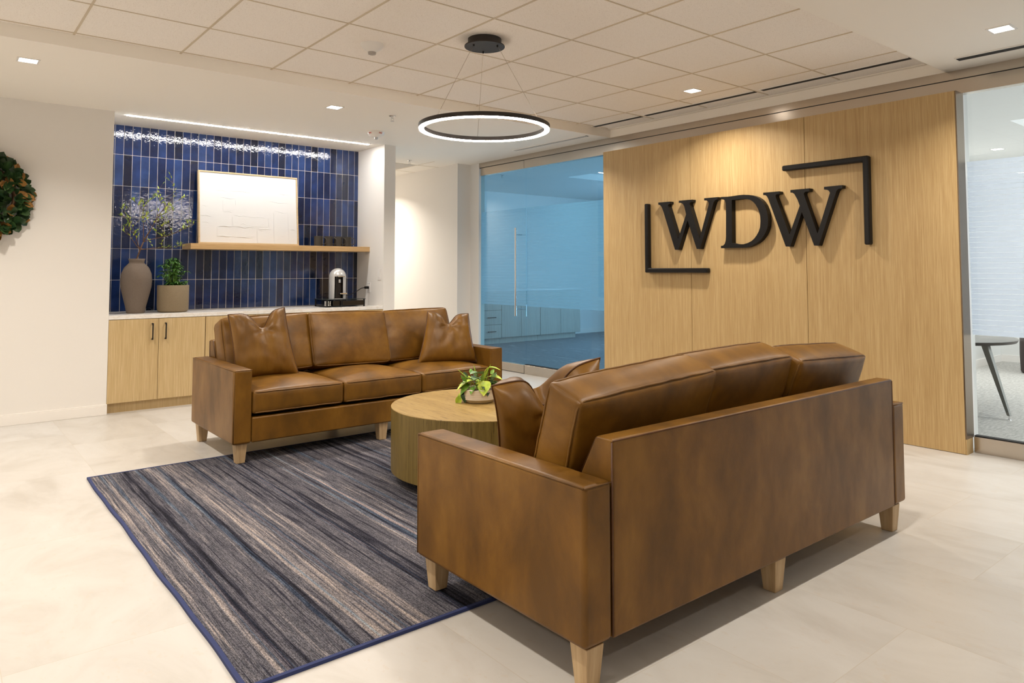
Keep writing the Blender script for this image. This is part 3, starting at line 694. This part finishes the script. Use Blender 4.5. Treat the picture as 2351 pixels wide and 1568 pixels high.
# ------------------------------------------------------------------ sign
XF = 5.216; DEP = .0535
def unproject(p):           # a picture point of the flat sign turned into its place on the sign plane
    d = rr*((p[0]-1204.05)/1648.35) - uu*((p[1]-534.08)/1648.35) + fw
    t = XF/d.x; return (XF, t*d.y, 1.214 + t*d.z)
def letter(name, label, pts, off, sc, inner=None):
    P = [unproject((off[0]+x/sc, off[1]+y/sc)) for x, y in pts]
    loops = [P] + ([[unproject((off[0]+x/sc, off[1]+y/sc)) for x, y in inner]] if inner else [])
    mb = MB(); bm = mb.bm
    for z in (0, DEP):
        ed = []
        for loop in loops:
            vs = [bm.verts.new((q[0]+z, q[1], q[2])) for q in loop]
            ed += [bm.edges.new((vs[i], vs[(i+1)%len(vs)])) for i in range(len(vs))]
        bmesh.ops.triangle_fill(bm, edges=ed, use_beauty=False)
    for loop in loops:
        n = len(loop); a = [bm.verts.new(q) for q in loop]; b = [bm.verts.new((q[0]+DEP, q[1], q[2])) for q in loop]
        for i in range(n): bm.faces.new((a[i], a[(i+1)%n], b[(i+1)%n], b[i]))
    bmesh.ops.remove_doubles(bm, verts=bm.verts, dist=.00005)
    o = mb.build(name, M['sign_black']); return tag(o, label, 'sign letter', 'black dimensional letters')
letter('letter_w', 'first black serif letter W on the oak wall, left of the D', [(118,262),(400,238),(400,290),(362,303),(348,325),(352,350),(592,1140),(785,545),(740,350),(705,290),(660,270),(610,268),(610,218),(930,190),(930,242),(885,258),(865,285),(868,315),(1108,1130),(1325,320),(1328,270),(1310,232),(1275,212),(1218,210),(1218,158),(1545,130),(1540,185),(1480,205),(1448,250),(1120,1378),(1040,1375),(820,690),(605,1395),(518,1395),(250,510),(200,370),(165,325),(118,312)], (1500,440), 10.456)
letter('letter_d', 'black serif letter D in the middle of the sign', [(145,218),(300,212),(430,195),(540,178),(650,168),(780,172),(860,185),(940,212),(1010,255),(1070,310),(1125,390),(1165,480),(1195,590),(1210,740),(1200,880),(1170,980),(1120,1080),(1040,1185),(960,1250),(870,1300),(760,1345),(640,1362),(400,1362),(148,1370),(148,1318),(200,1310),(235,1270),(255,1200),(262,1100),(262,600),(255,360),(240,300),(205,275),(145,270)], (1640,430), 9.8,
       [(392,285),(465,282),(540,266),(620,259),(700,258),(800,278),(870,325),(925,385),(975,470),(1010,560),(1030,650),(1038,760),(1028,900),(1000,990),(955,1075),(900,1150),(840,1205),(760,1250),(660,1280),(560,1283),(480,1270),(400,1252)])
letter('letter_w', 'last black serif letter W on the oak wall, right of the D', [(112,298),(455,270),(455,322),(400,332),(375,352),(374,382),(668,1185),(885,575),(840,450),(770,325),(735,300),(688,295),(688,242),(1090,205),(1088,268),(1005,280),(978,300),(974,335),(1262,1165),(1525,300),(1500,255),(1460,235),(1400,232),(1400,175),(1785,138),(1785,200),(1705,218),(1665,258),(1290,1418),(1190,1418),(930,710),(685,1440),(590,1438),(220,430),(190,375),(160,352),(112,348)], (1740,410), 9.2227)
def bracket(label, corner, ye, ze, name):
    yc, zc_ = corner; wd = .042; bv = .008
    sy = 1 if ye > yc else -1; sz = 1 if ze > zc_ else -1
    pts = [(XF,yc,zc_),(XF,ye,zc_),(XF,ye,zc_+sz*wd),(XF,yc+sy*wd,zc_+sz*wd),(XF,yc+sy*wd,ze),(XF,yc,ze)]
    o = MB().prism(pts, (DEP,0,0)).build(name, M['sign_black'], bevel=bv, seg=1)
    o.data.polygons.foreach_set('use_smooth', [False]*len(o.data.polygons)); o.modifiers[0].harden_normals = False
    tag(o, label, 'sign bracket', 'black corner brackets of the sign')
bracket('black corner bracket at the upper right of the letter sign', (2.405, 2.043), 3.09, 1.395, 'corner_bracket')
bracket('black corner bracket at the lower left of the letter sign', (4.53, 1.187), 3.82, 1.84, 'corner_bracket')

# ------------------------------------------------------------------ cushions and sofas
def ease(t): return 1.5*t - .5*t**3
def soft_box(w_, d_, h_, r, fn, n=26, nz=8):
    """dense rounded box, fn(unit point, position) -> position"""
    bm = bmesh.new(); cache = {}
    def vert(u):
        k = tuple(round(q, 5) for q in u)
        if k in cache: return cache[k]
        p = Vector((u[0]*w_/2, u[1]*d_/2, u[2]*h_/2)); inn = Vector((max(-w_/2+r, min(w_/2-r, p.x)), max(-d_/2+r, min(d_/2-r, p.y)), max(-h_/2+r, min(h_/2-r, p.z))))
        dd = p - inn
        if dd.length > 1e-9:
            mx = max(abs(dd.x), abs(dd.y), abs(dd.z)); p = inn + dd.normalized()*mx
        cache[k] = bm.verts.new(fn(Vector(u), p)); return cache[k]
    lin = lambda k: [ease(-1 + 2*i/k) for i in range(k+1)]
    X_, Y_, Z_ = lin(n), lin(n), lin(nz)
    for s in (-1, 1):
        for A, B, mk in ((X_, Y_, lambda a, b: (a, b, s)), (X_, Z_, lambda a, b: (a, s, b)), (Y_, Z_, lambda a, b: (s, a, b))):
            for i in range(len(A)-1):
                for j in range(len(B)-1):
                    q = [vert(mk(A[i],B[j])), vert(mk(A[i+1],B[j])), vert(mk(A[i+1],B[j+1])), vert(mk(A[i],B[j+1]))]
                    try: bm.faces.new(q)
                    except ValueError: pass
    bmesh.ops.recalc_face_normals(bm, faces=bm.faces); return bm
def rect_path(w_, d_, r, n=22):
    out = []
    for cxs, cys, a0 in ((1,-1,-90),(1,1,0),(-1,1,90),(-1,-1,180)):
        for k in range(5):
            a = R(a0 + 90*k/4); out.append((cxs*(w_/2-r)+r*math.cos(a), cys*(d_/2-r)+r*math.sin(a)))
        # next straight run
        nx = {(1,-1):(1,1),(1,1):(-1,1),(-1,1):(-1,-1),(-1,-1):(1,-1)}[(cxs,cys)]
        a = R(a0+90); p0 = out[-1]; p1 = (nx[0]*(w_/2-r)+r*math.cos(a), nx[1]*(d_/2-r)+r*math.sin(a))
        for k in range(1, n): out.append((p0[0]+(p1[0]-p0[0])*k/n, p0[1]+(p1[1]-p0[1])*k/n))
    return out
def cushion(name, parent, w_, d_, h_, crown, seed, mtx, crown_b=None, wr_=.004, puff=.008, r=.022):
    """w x d face, thickness h along local z; piping along both rims"""
    if crown_b is None: crown_b = crown*.3
    def fn(u, p):
        x, y, z = u
        q = (1-abs(x)**2.6)*(1-abs(y)**2.6)
        t_ = (z+1)/2
        p = p.copy(); p.z += q*(crown*t_ - crown_b*(1-t_))
        side = (1-z*z)
        p.x += (1 if x > 0 else -1)*abs(x)**8*side*puff*(1-abs(y)**4); p.y += (1 if y > 0 else -1)*abs(y)**8*side*puff*(1-abs(x)**4)
        nv = Vector((p.x*6+seed*7.3, p.y*6-seed*3.1, p.z*5+seed))
        ee = max(abs(x), abs(y))**3
        p.z += z*wr_*(noise.noise(nv)*.9 + ee*(1-ee*.6)*2.2*noise.noise(Vector((p.x*(17 if abs(y) > abs(x) else 5)+seed, p.y*(17 if abs(x) > abs(y) else 5), seed*2.2))))
        return p
    bm = soft_box(w_, d_, h_, r, fn)
    me = bpy.data.meshes.new(name); bm.to_mesh(me); bm.free(); me.materials.append(M['leather'])
    me.polygons.foreach_set('use_smooth', [True]*len(me.polygons))
    o = bpy.data.objects.new(name, me); C.objects.link(o); o.parent = parent; o.matrix_local = mtx
    k = MB()
    for s in (-1, 1):
        path = []
        for a, b in rect_path(w_-.006, d_-.006, r+.012):
            u = Vector((a/(w_/2), b/(d_/2), s*.80)); p = Vector((a, b, s*(h_/2-.010)))
            path.append(fn(u, p))
        k.tube(path, .0042, 7, closed=True)
    k.build('piping', M['leather_welt'], o, smooth='all')
    return o
def build_sofa(label, loc, rz, seed):
    t = thing('leather_sofa', label, 'sofa', loc, rz)
    Lh, D = 1.05, .915; y0, y1 = -D/2, D/2; wa = .117
    for s in (-1, 1):
        a, c = (-Lh, -Lh+wa) if s < 0 else (Lh-wa, Lh)
        arm = MB().box(a, c, y0, y1, .132, .592).build('arm', M['leather'], t, bevel=.017, seg=5)
        so = s*Lh; si = s*(Lh-wa); e = .0005
        k = MB()
        k.tube([(so-s*.003,y0+.006,.586),(so-s*.003,y1-.006,.586)], .0032, 6)
        k.tube([(si+s*.003,y0+.006,.586),(si+s*.003,y1-.16,.586)], .0028, 6)
        for yy in (y0+.003, y1-.003):
            k.tube([(so-s*.004,yy,.586),(si+s*.004,yy,.586)], .0026, 6)
        k.tube([(so-s*.004,y0+.003,.14),(so-s*.004,y0+.003,.583)], .0024, 6)
        k.build('seam', M['leather_welt'], arm, smooth='all')
    xi = Lh-wa-.0012
    bp = MB().prism([(-xi,y1,.132),(-xi,y1,.709),(-xi,y1-.072,.709),(-xi,y1-.135,.592),(-xi,y1-.18,.40),(-xi,y1-.18,.132)], (2*xi,0,0)).build('back_panel', M['leather'], t, bevel=.009, seg=3)
    k = MB(); k.tube([(-xi+.004,y1-.003,.703),(xi-.004,y1-.003,.703)], .0034, 6)
    for s in (-1, 1): k.tube([(s*(xi-.003),y1-.003,.70),(s*(xi-.003),y1-.070,.703),(s*(xi-.003),y1-.134,.59)], .0026, 6); k.tube([(s*(xi+.0005),y1-.002,.14),(s*(xi+.0005),y1-.002,.70)], .0034, 6)
    k.build('seam', M['leather_seam'], bp, smooth='all')
    MB().box(-xi, xi, y0+.004, y1-.185, .134, .290).build('seat_base', M['leather'], t, bevel=.010, seg=3)
    cw = 2*xi/3
    for i in range(3):
        x = -xi + cw*(i+.5)
        cushion('seat_cushion', t, cw-.004, .735, .145, .040, seed+i, Matrix.Translation((x, y0+.3725, .379)), .002, .0030, .004)
    tilt = R(71)
    for i in range(3):
        x = -xi + cw*(i+.5)
        if seed < 50: cwid, cx0, lean, dz, rl = cw+.012, x, (0,.030,0)[i], (0,.004,0)[i], (1.5,-1.2,.8)[i]
        else: cwid, cx0, lean, dz, rl = (.62,.63,.70)[i], (-.665,-.02,.575)[i], (.010,.022,.004)[i], (-.022,.006,-.016)[i], (2.4,-1.0,-3.6)[i]
        mt = Matrix.Translation((cx0, y1-.262-lean, .668+dz)) @ Matrix.Rotation(tilt, 4, 'X') @ Matrix.Rotation(R(rl), 4, 'Z')
        cushion('back_cushion', t, cwid, .410, .165, .034, seed+11+i, mt, .022, .0048, .013, .017)
    leg = None
    for lx in (-1, 0, 1):
        for ly in (-1, 1):
            cx_, cy_ = lx*(Lh-.062), ly*(D/2-.055)
            if leg is None:
                a, b_ = .036, .026
                leg = MB().loft([[(-b_,-b_,0),(b_,-b_,0),(b_,b_,0),(-b_,b_,0)], [(-a,-a,.134),(a,-a,.134),(a,a,.134),(-a,a,.134)]]).build('leg', M['leg'], t, bevel=.003)
                o = leg
            else: o = leg.copy(); C.objects.link(o)
            o.parent = t; o.location = (cx_, cy_, .0115 if ly < 0 else 0)
            if ly < 0: o.scale.z = (.134-.0115)/.134
    return t
build_sofa('three-seat brown leather sofa facing the camera, in front of the niche', (1.464+1.05, 4.597+.4575, .0), 0, 1)
build_sofa('three-seat brown leather sofa seen from behind, in the foreground', (1.46+1.05, 1.502+.4575, .0), PI, 61)

def pillow(label, tl_, tr_, br_, bl_, T, chop, seed, cu=0.0, flip=1):
    """square throw pillow through its four piped corners (world)"""
    tl_, tr_, br_, bl_ = map(Vector, (tl_, tr_, br_, bl_)); cen = (tl_+tr_+br_+bl_)/4
    nrm = ((tr_-tl_).cross(tl_-bl_)).normalized()*flip       # towards the viewer of the face
    upv = ((tl_+tr_)-(bl_+br_)).normalized()
    t = thing('throw_pillow', label, 'pillow', cen, 0, 'brown leather throw pillows')
    def mid(u, v):
        # pinched outline between the corners
        pu = u*(1-.055*(1-v*v)); pv = v*(1-.045*(1-u*u))
        a = (1+pu)/2; b = (1+pv)/2
        p = bl_*(1-a)*(1-b) + br_*a*(1-b) + tr_*a*b + tl_*(1-a)*b
        k = max(0, v+.15)/1.15
        p = p - upv*chop*math.exp(-((u-cu)/.30)**2)*k**2.2
        p = p - nrm*chop*.28*math.exp(-((u-cu)/.34)**2)*k**1.5
        return p
    def pos(u, v, s):
        th = T*.5*((1-u**4)*(1-v**4))**.55
        k = math.exp(-((u-cu)/.24)**2)*max(0, v)**1.4
        th *= 1 - .45*k*(1 if s > 0 else .3)
        wr_ = .0055*noise.noise(Vector((u*3.3+seed, v*3.3, s*2+seed)))
        wr_ += .007*noise.noise(Vector((u*9+seed*2, v*2.2+seed, s)))*max(abs(u), abs(v))**2*(1-max(abs(u),abs(v))**8)*1.4
        ang = math.atan2(v-.55, u-cu); rad = math.hypot(u-cu, v-.55)
        wr_ += .010*math.cos(ang*7+seed)*math.exp(-(rad/.42)**2)*(rad > .05)*min(1, rad*4)*(s > 0)
        return mid(u, v) + nrm*s*(th + wr_*min(1, th/(T*.15))) - cen
    bm = bmesh.new(); n = 40; g = [ease(-1+2*i/n) for i in range(n+1)]
    F = {}
    for s in (1, -1):
        for i, u in enumerate(g):
            for j, v in enumerate(g):
                if i in (0, n) or j in (0, n):
                    if (i, j, 0) not in F: F[(i, j, 0)] = bm.verts.new(mid(u, v) - cen)
                    F[(i, j, s)] = F[(i, j, 0)]
                else: F[(i, j, s)] = bm.verts.new(pos(u, v, s))
        for i in range(n):
            for j in range(n):
                q = [F[(i,j,s)], F[(i+1,j,s)], F[(i+1,j+1,s)], F[(i,j+1,s)]]
                bm.faces.new(q if s > 0 else q[::-1])
    bmesh.ops.recalc_face_normals(bm, faces=bm.faces)
    me = bpy.data.meshes.new('cover'); bm.to_mesh(me); bm.free(); me.materials.append(M['leather']); me.polygons.foreach_set('use_smooth', [True]*len(me.polygons))
    o = bpy.data.objects.new('cover', me); C.objects.link(o); o.parent = t
    path = []; g2_ = [-1+2*i/30 for i in range(30)]
    for u in g2_: path.append(mid(u, -1)-cen)
    for v in g2_: path.append(mid(1, v)-cen)
    for u in g2_: path.append(mid(-u, 1)-cen)
    for v in g2_: path.append(mid(-1, -v)-cen)
    MB().tube(path, .0048, 8, closed=True).build('piping', M['leather_seam'], t, smooth='all')
    return t
X1, Y1 = 1.464, 4.597
def w1_(lx, ly, z): return (X1+lx, Y1+ly, z)
def w2_(lx, ly, z): return (1.46+lx, 2.417-ly, z)
pillow('leather throw pillow with a creased top at the left end of the far sofa', w1_(.135,.57,.905), w1_(.50,.49,.945), w1_(.565,.37,.475), w1_(.155,.44,.465), .17, .115, 1.0, .1)
pillow('leather throw pillow against the right arm of the far sofa', w1_(1.665,.43,.875), w1_(1.975,.30,.852), w1_(1.968,.17,.475), w1_(1.515,.33,.475), .16, .085, 2.6, .0)
pillow('leather throw pillow poking out beside the table in the foreground sofa', w2_(.155,.27,.785), w2_(.565,.425,.870), w2_(.60,.30,.48), w2_(.255,.19,.475), .25, .165, 4.2, .06)

# ------------------------------------------------------------------ rug
rg = MB(); n = 60; xs0, xs1, ys0, ys1 = .735, 4.39, 2.155, 4.893
def wx(y): return xs0 + .002*math.sin(y*5.3) + .0014*math.sin(y*13+1)
rows = [ys0 + (ys1-ys0)*i/n for i in range(n+1)]
top = [[(wx(y)+.014, y, .011), (xs1-.014, y, .011)] for y in rows]
rg.bm  # body
def strip(mb, f0, f1, y0_, y1_, z):
    yy = [y0_ + (y1_-y0_)*i/n for i in range(n+1)]
    a = [mb.bm.verts.new((f0(y), y, z)) for y in yy]; b = [mb.bm.verts.new((f1(y), y, z)) for y in yy]
    a0 = [mb.bm.verts.new((f0(y), y, .0005)) for y in yy]; b0 = [mb.bm.verts.new((f1(y), y, .0005)) for y in yy]
    for i in range(n):
        mb.bm.faces.new((a[i], b[i], b[i+1], a[i+1])); mb.bm.faces.new((a0[i], a[i], a[i+1], a0[i+1])); mb.bm.faces.new((b[i], b0[i], b0[i+1], b[i+1])); mb.bm.faces.new((b0[i], a0[i], a0[i+1], b0[i+1]))
    mb.bm.faces.new((a[0], a0[0], b0[0], b[0])); mb.bm.faces.new((a[n], b[n], b0[n], a0[n]))
rug = thing('striped_rug', 'navy, grey and beige striped area rug under both sofas', 'rug', (0, 0, 0))
strip(rg, lambda y: wx(y)+.014, lambda y: xs1-.014, ys0+.014, ys1-.014, .010); rg.build('pile', M['rug'], rug)
eg = MB(); strip(eg, lambda y: wx(y), lambda y: wx(y)+.0142, ys0, ys1, .0112); strip(eg, lambda y: xs1-.0142, lambda y: xs1, ys0, ys1, .0112)
strip(eg, lambda y: wx(ys0), lambda y: xs1, ys0, ys0+.0142, .0113); strip(eg, lambda y: wx(ys1), lambda y: xs1, ys1-.0142, ys1, .0113)
eg.build('binding', M['rug_edge'], rug)

# ------------------------------------------------------------------ coffee table and plant
TZ = .431
ct = thing('coffee_table', 'round drum coffee table in golden brown oak between the sofas', 'coffee table', (2.533, 3.466, .0105))
MB().lathe([(0,.060),(.519,.060),(.525,.064),(.5265,.4160),(0,.4160)], n=128, caps=False).build('drum', M['table_side'], ct, smooth=True)
MB().lathe([(0,.4162),(.5268,.4162),(.5270,TZ-.0125),(.5255,TZ-.0105),(0,TZ-.0105)], n=128, caps=False).build('top', M['table_top'], ct, smooth=True)
MB().lathe([(0,0),(.37,0),(.37,.060),(0,.060)], n=96, caps=False).build('plinth', M['table_side'], ct, smooth=True)
px_, py_ = 2.546, 3.51
pt = thing('plant_pot', 'low round cream ribbed pot on the coffee table', 'plant pot', (px_, py_, TZ+.0003))
ringv = []
for i in range(96):
    pass
prof = [(.078,.0),(.086,.004),(.098,.02)]
z = .02
while z < .076: prof += [(.1015+.0005*math.sin(z*620), z)]; z += .003
rings = [[(r_*math.cos(2*PI*i/64), r_*math.sin(2*PI*i/64), z_) for i in range(64)] for r_, z_ in prof]
for r_, zz in ((.1015,.080),(.0965,.080),(.095,.066),(.02,.066)):
    rings.append([(r_*math.cos(2*PI*i/64), r_*math.sin(2*PI*i/64), zz + (.0022*math.sin(i*2*PI*11/64) if r_ > .096 else 0)) for i in range(64)])
MB().loft(rings).build('bowl', M['pot'], pt, smooth='all')
MB().lathe([(0,.076),(.06,.073),(.0945,.067)], n=40, caps=False).build('mulch', M['soil'], pt)
pp = thing('trailing_plant', 'trailing lime and green leafy plant with fern fronds in the cream pot', 'plant', (px_, py_, TZ+.07))
random.seed(14); G = {k: MB() for k in ('lime','green','grey','dark')}; stm = MB()
rv = Vector((rr.x, rr.y, 0)).normalized(); fv = Vector((fw.x, fw.y, 0)).normalized()
def heart(mb, p, d, ln, wd, curl=.25):
    leaf(mb, p, d, ln, wd, up_=Vector((random.uniform(-.3,.3), random.uniform(-.3,.3), 1)) if abs(d.z) < .9 else -fv, curl=curl, seg=6)
# big hand-placed leaves: (across, toward camera, up), direction, length, width, kind
for (a, b_, h_), (da, db, dh), ln, wd, kd in (
    ((-.03,.03,.06),(-1,.3,-.30),.105,.060,'lime'), ((-.01,.05,.055),(.55,.6,-.75),.085,.055,'green'), ((.03,.05,.06),(.05,.9,-.75),.085,.070,'lime'),
    ((.02,.00,.09),(-.5,.5,.25),.085,.065,'grey'), ((.05,.02,.075),(.75,.3,.15),.075,.045,'lime'), ((.07,.0,.08),(.95,.2,-.10),.070,.045,'lime'),
    ((.06,.03,.05),(.75,.5,-.65),.070,.040,'green'), ((.08,.01,.06),(.8,.5,-.6),.065,.035,'green'), ((.05,.01,.13),(.9,.1,.06),.070,.034,'lime'),
    ((-.05,.04,.04),(-.7,.5,-.5),.075,.042,'green'), ((-.07,.03,.02),(-.6,.5,-.6),.06,.036,'dark'), ((-.10,.03,-.01),(-.25,.5,-.9),.065,.034,'lime'),
    ((-.115,.04,-.03),(-.15,.3,-1),.055,.030,'lime'), ((-.085,.05,.0),(.1,.5,-.9),.06,.035,'dark'), ((.0,.02,.07),(-.2,.7,.2),.08,.06,'grey'),
    ((.09,.0,.04),(.9,.2,-.3),.06,.04,'dark'), ((.04,.06,.03),(.4,.7,-.7),.06,.035,'dark'), ((-.02,.06,.03),(-.4,.8,-.4),.06,.034,'green')):
    p = rv*a - fv*b_ + Vector((0,0,h_)); d = rv*da - fv*db + Vector((0,0,dh))
    heart(G[kd], p, d, ln*1.15, wd*1.25); stm.tube([Vector((p.x*.4, p.y*.4, .0)), (p*.7)+Vector((0,0,.02)), p], .0018, 5)
for i in range(38):
    a = random.uniform(0, 2*PI); e = random.uniform(-.3, 1.1); p = Vector((.05*math.cos(a), .05*math.sin(a), random.uniform(.0,.06)))
    d = Vector((math.cos(a), math.sin(a), e)); heart(G[random.choice(('green','dark','dark','lime','grey'))], p+d*.03, d, random.uniform(.03,.06), random.uniform(.018,.032))
for (a, b_), (da, dh), ln in (((-.03,.0),(-.75,.8),.12), ((-.01,-.02),(-.18,1),.115), ((.0,-.01),(.45,.9),.11), ((.02,-.02),(.35,1),.12)):
    p = rv*a - fv*b_ + Vector((0,0,.03)); d = (rv*da + Vector((0,0,dh))).normalized(); pts = []
    for k in range(13):
        u = k/12; q = p + d*ln*u + rv*da*.02*u*u; pts.append(q)
        if k > 2:
            for s in (-1, 1): leaf(G['green'], q, d*.5 + (rv*.9*s - Vector((0,0,.1))), .024*(1.05-u), .007, up_=-fv, curl=.0, seg=2)
    stm.tube(pts, .0012, 5)
stm.tube([rv*.02+Vector((0,0,.02)), rv*.04+Vector((0,0,.09)), rv*.055+Vector((0,0,.13))], .0022, 5)
stm.build('stems', M['leaf_lime'], pp)
for k, nm in (('lime','lime_leaves'),('green','green_leaves'),('grey','variegated_leaves'),('dark','dark_leaves')):
    G[k].build(nm, M['leaf_'+k], pp, smooth='all')

# ------------------------------------------------------------------ offices beyond the glass
def office_cab(x0, x1, label, drawers=False):
    t = thing('office_cabinet', label, 'cabinet', ((x0+x1)/2, 9.72, 0), 0, 'grey oak cabinets in the blue office')
    h = (x1-x0)/2
    MB().box(-h+.001, h-.001, -.28, .279, .095, .86).build('body', M['cab_blue'], t)
    MB().box(-h+.001, h-.001-(.06 if x1 > 9 else 0), -.235, .279, 0, .095).build('toe_kick', M['cab_blue'], t)
    if drawers:
        for z0, z1 in ((.10,.315),(.321,.55),(.556,.855)):
            d = MB().box(-h+.003, h-.003, -.302, -.282, z0, z1).build('drawer', M['cab_blue'], t)
            q = MB().box(-.09+.02, .07+.02, -.328, -.318, (z0+z1)/2-.006, (z0+z1)/2+.006).box(-.065,-.055,-.319,-.302,(z0+z1)/2-.005,(z0+z1)/2+.005).box(.075,.085,-.319,-.302,(z0+z1)/2-.005,(z0+z1)/2+.005)
            q.build('handle', M['black'], d)
    else:
        for a, c in ((-h+.003,-.003),(.003,h-.003)): MB().box(a, c, -.302, -.282, .10, .855).build('door', M['cab_blue'], t)
office_cab(6.85, 7.284, 'drawer cabinet with bar pulls at the left end of the blue office run', True)
office_cab(7.286, 8.127, 'two-door office cabinet in the middle of the run behind the blue glass')
office_cab(8.129, 9.083, 'two-door office cabinet at the right end of the run behind the blue glass')
office_cab(6.0, 6.848, 'office cabinet hidden behind the far wall edge of the blue office')
tag(MB().box(6.0, 9.10, 9.40, 9.998, .8605, .89).build('office_countertop', M['quartz']), 'white worktop over the office cabinets behind the frosted band', 'countertop')
o2 = thing('wall_outlet', 'small wall outlet in the blue office right of the cabinets', 'outlet', (9.55, 9.999, .45))
MB().box(-.036, .036, -.006, 0, -.057, .057).build('plate', M['outlet'], o2)
# blue office's outside window; right office's frame is added around its fill lamp
f = MB()
for y in (4.34, 6.17, 8.0): f.box(10.93, 10.999, y, y+.06, .50, 2.50)
for z in (.50, 2.45): f.box(10.93, 10.999, 4.40, 8.0, z, z+.05)
struct(f.build('window_3', M['trimw']))
f = MB()
for x in (6.64, 8.47, 10.30): f.box(x, x+.06, -.999, -.94, .50, 2.50)
for z in (.50, 2.45): f.box(6.70, 10.30, -.999, -.94, z, z+.05)
struct(f.build('fill_frame', M['trimw']))
# round table and pouf in the right office
tt = thing('office_table', 'grey round table with tapered angled metal legs inside the right office', 'table', (6.93, 2.60, 0))
TR, TZ2 = .58, .625
MB().lathe([(0,TZ2-.004),(TR,TZ2-.004),(TR,TZ2),(0,TZ2)], n=80, caps=False).build('tabletop', M['table_grey'], tt, smooth=True)
MB().lathe([(0,TZ2-.028),(TR-.012,TZ2-.028),(TR,TZ2-.0045),(0,TZ2-.0045)], n=80, caps=False).build('edge', M['table_edge'], tt, smooth=True)
for k in range(3):
    a = math.atan2(2.02-2.60, 6.74-6.93) + k*PI*2/3; c_, s_2 = math.cos(a), math.sin(a)
    def pq(r_, sd, z): return (r_*c_ - sd*s_2, r_*s_2 + sd*c_, z)
    lg = MB().loft([[pq(.588,-.010,.035),pq(.612,-.010,.035),pq(.612,.010,.035),pq(.588,.010,.035)], [pq(.39,-.018,TZ2-.03),pq(.445,-.018,TZ2-.03),pq(.445,.018,TZ2-.03),pq(.39,.018,TZ2-.03)]]).build('leg', M['leg_metal'], tt)
    MB().lathe([(0,0),(.016,0),(.014,.008),(.006,.012),(.006,.036),(0,.036)], pq(.60,0,0), 12, False).build('foot', M['chrome'], lg, smooth=True)
pf = MB().lathe([(0,0),(.32,0),(.34,.02),(.345,.22),(.34,.42),(.30,.45),(0,.45)], (10.1,2.55,0), n=48, caps=False).build('pouf', M['brown_fabric'], smooth=True)
tag(pf, 'round charcoal pouf at the right edge inside the office', 'pouf')
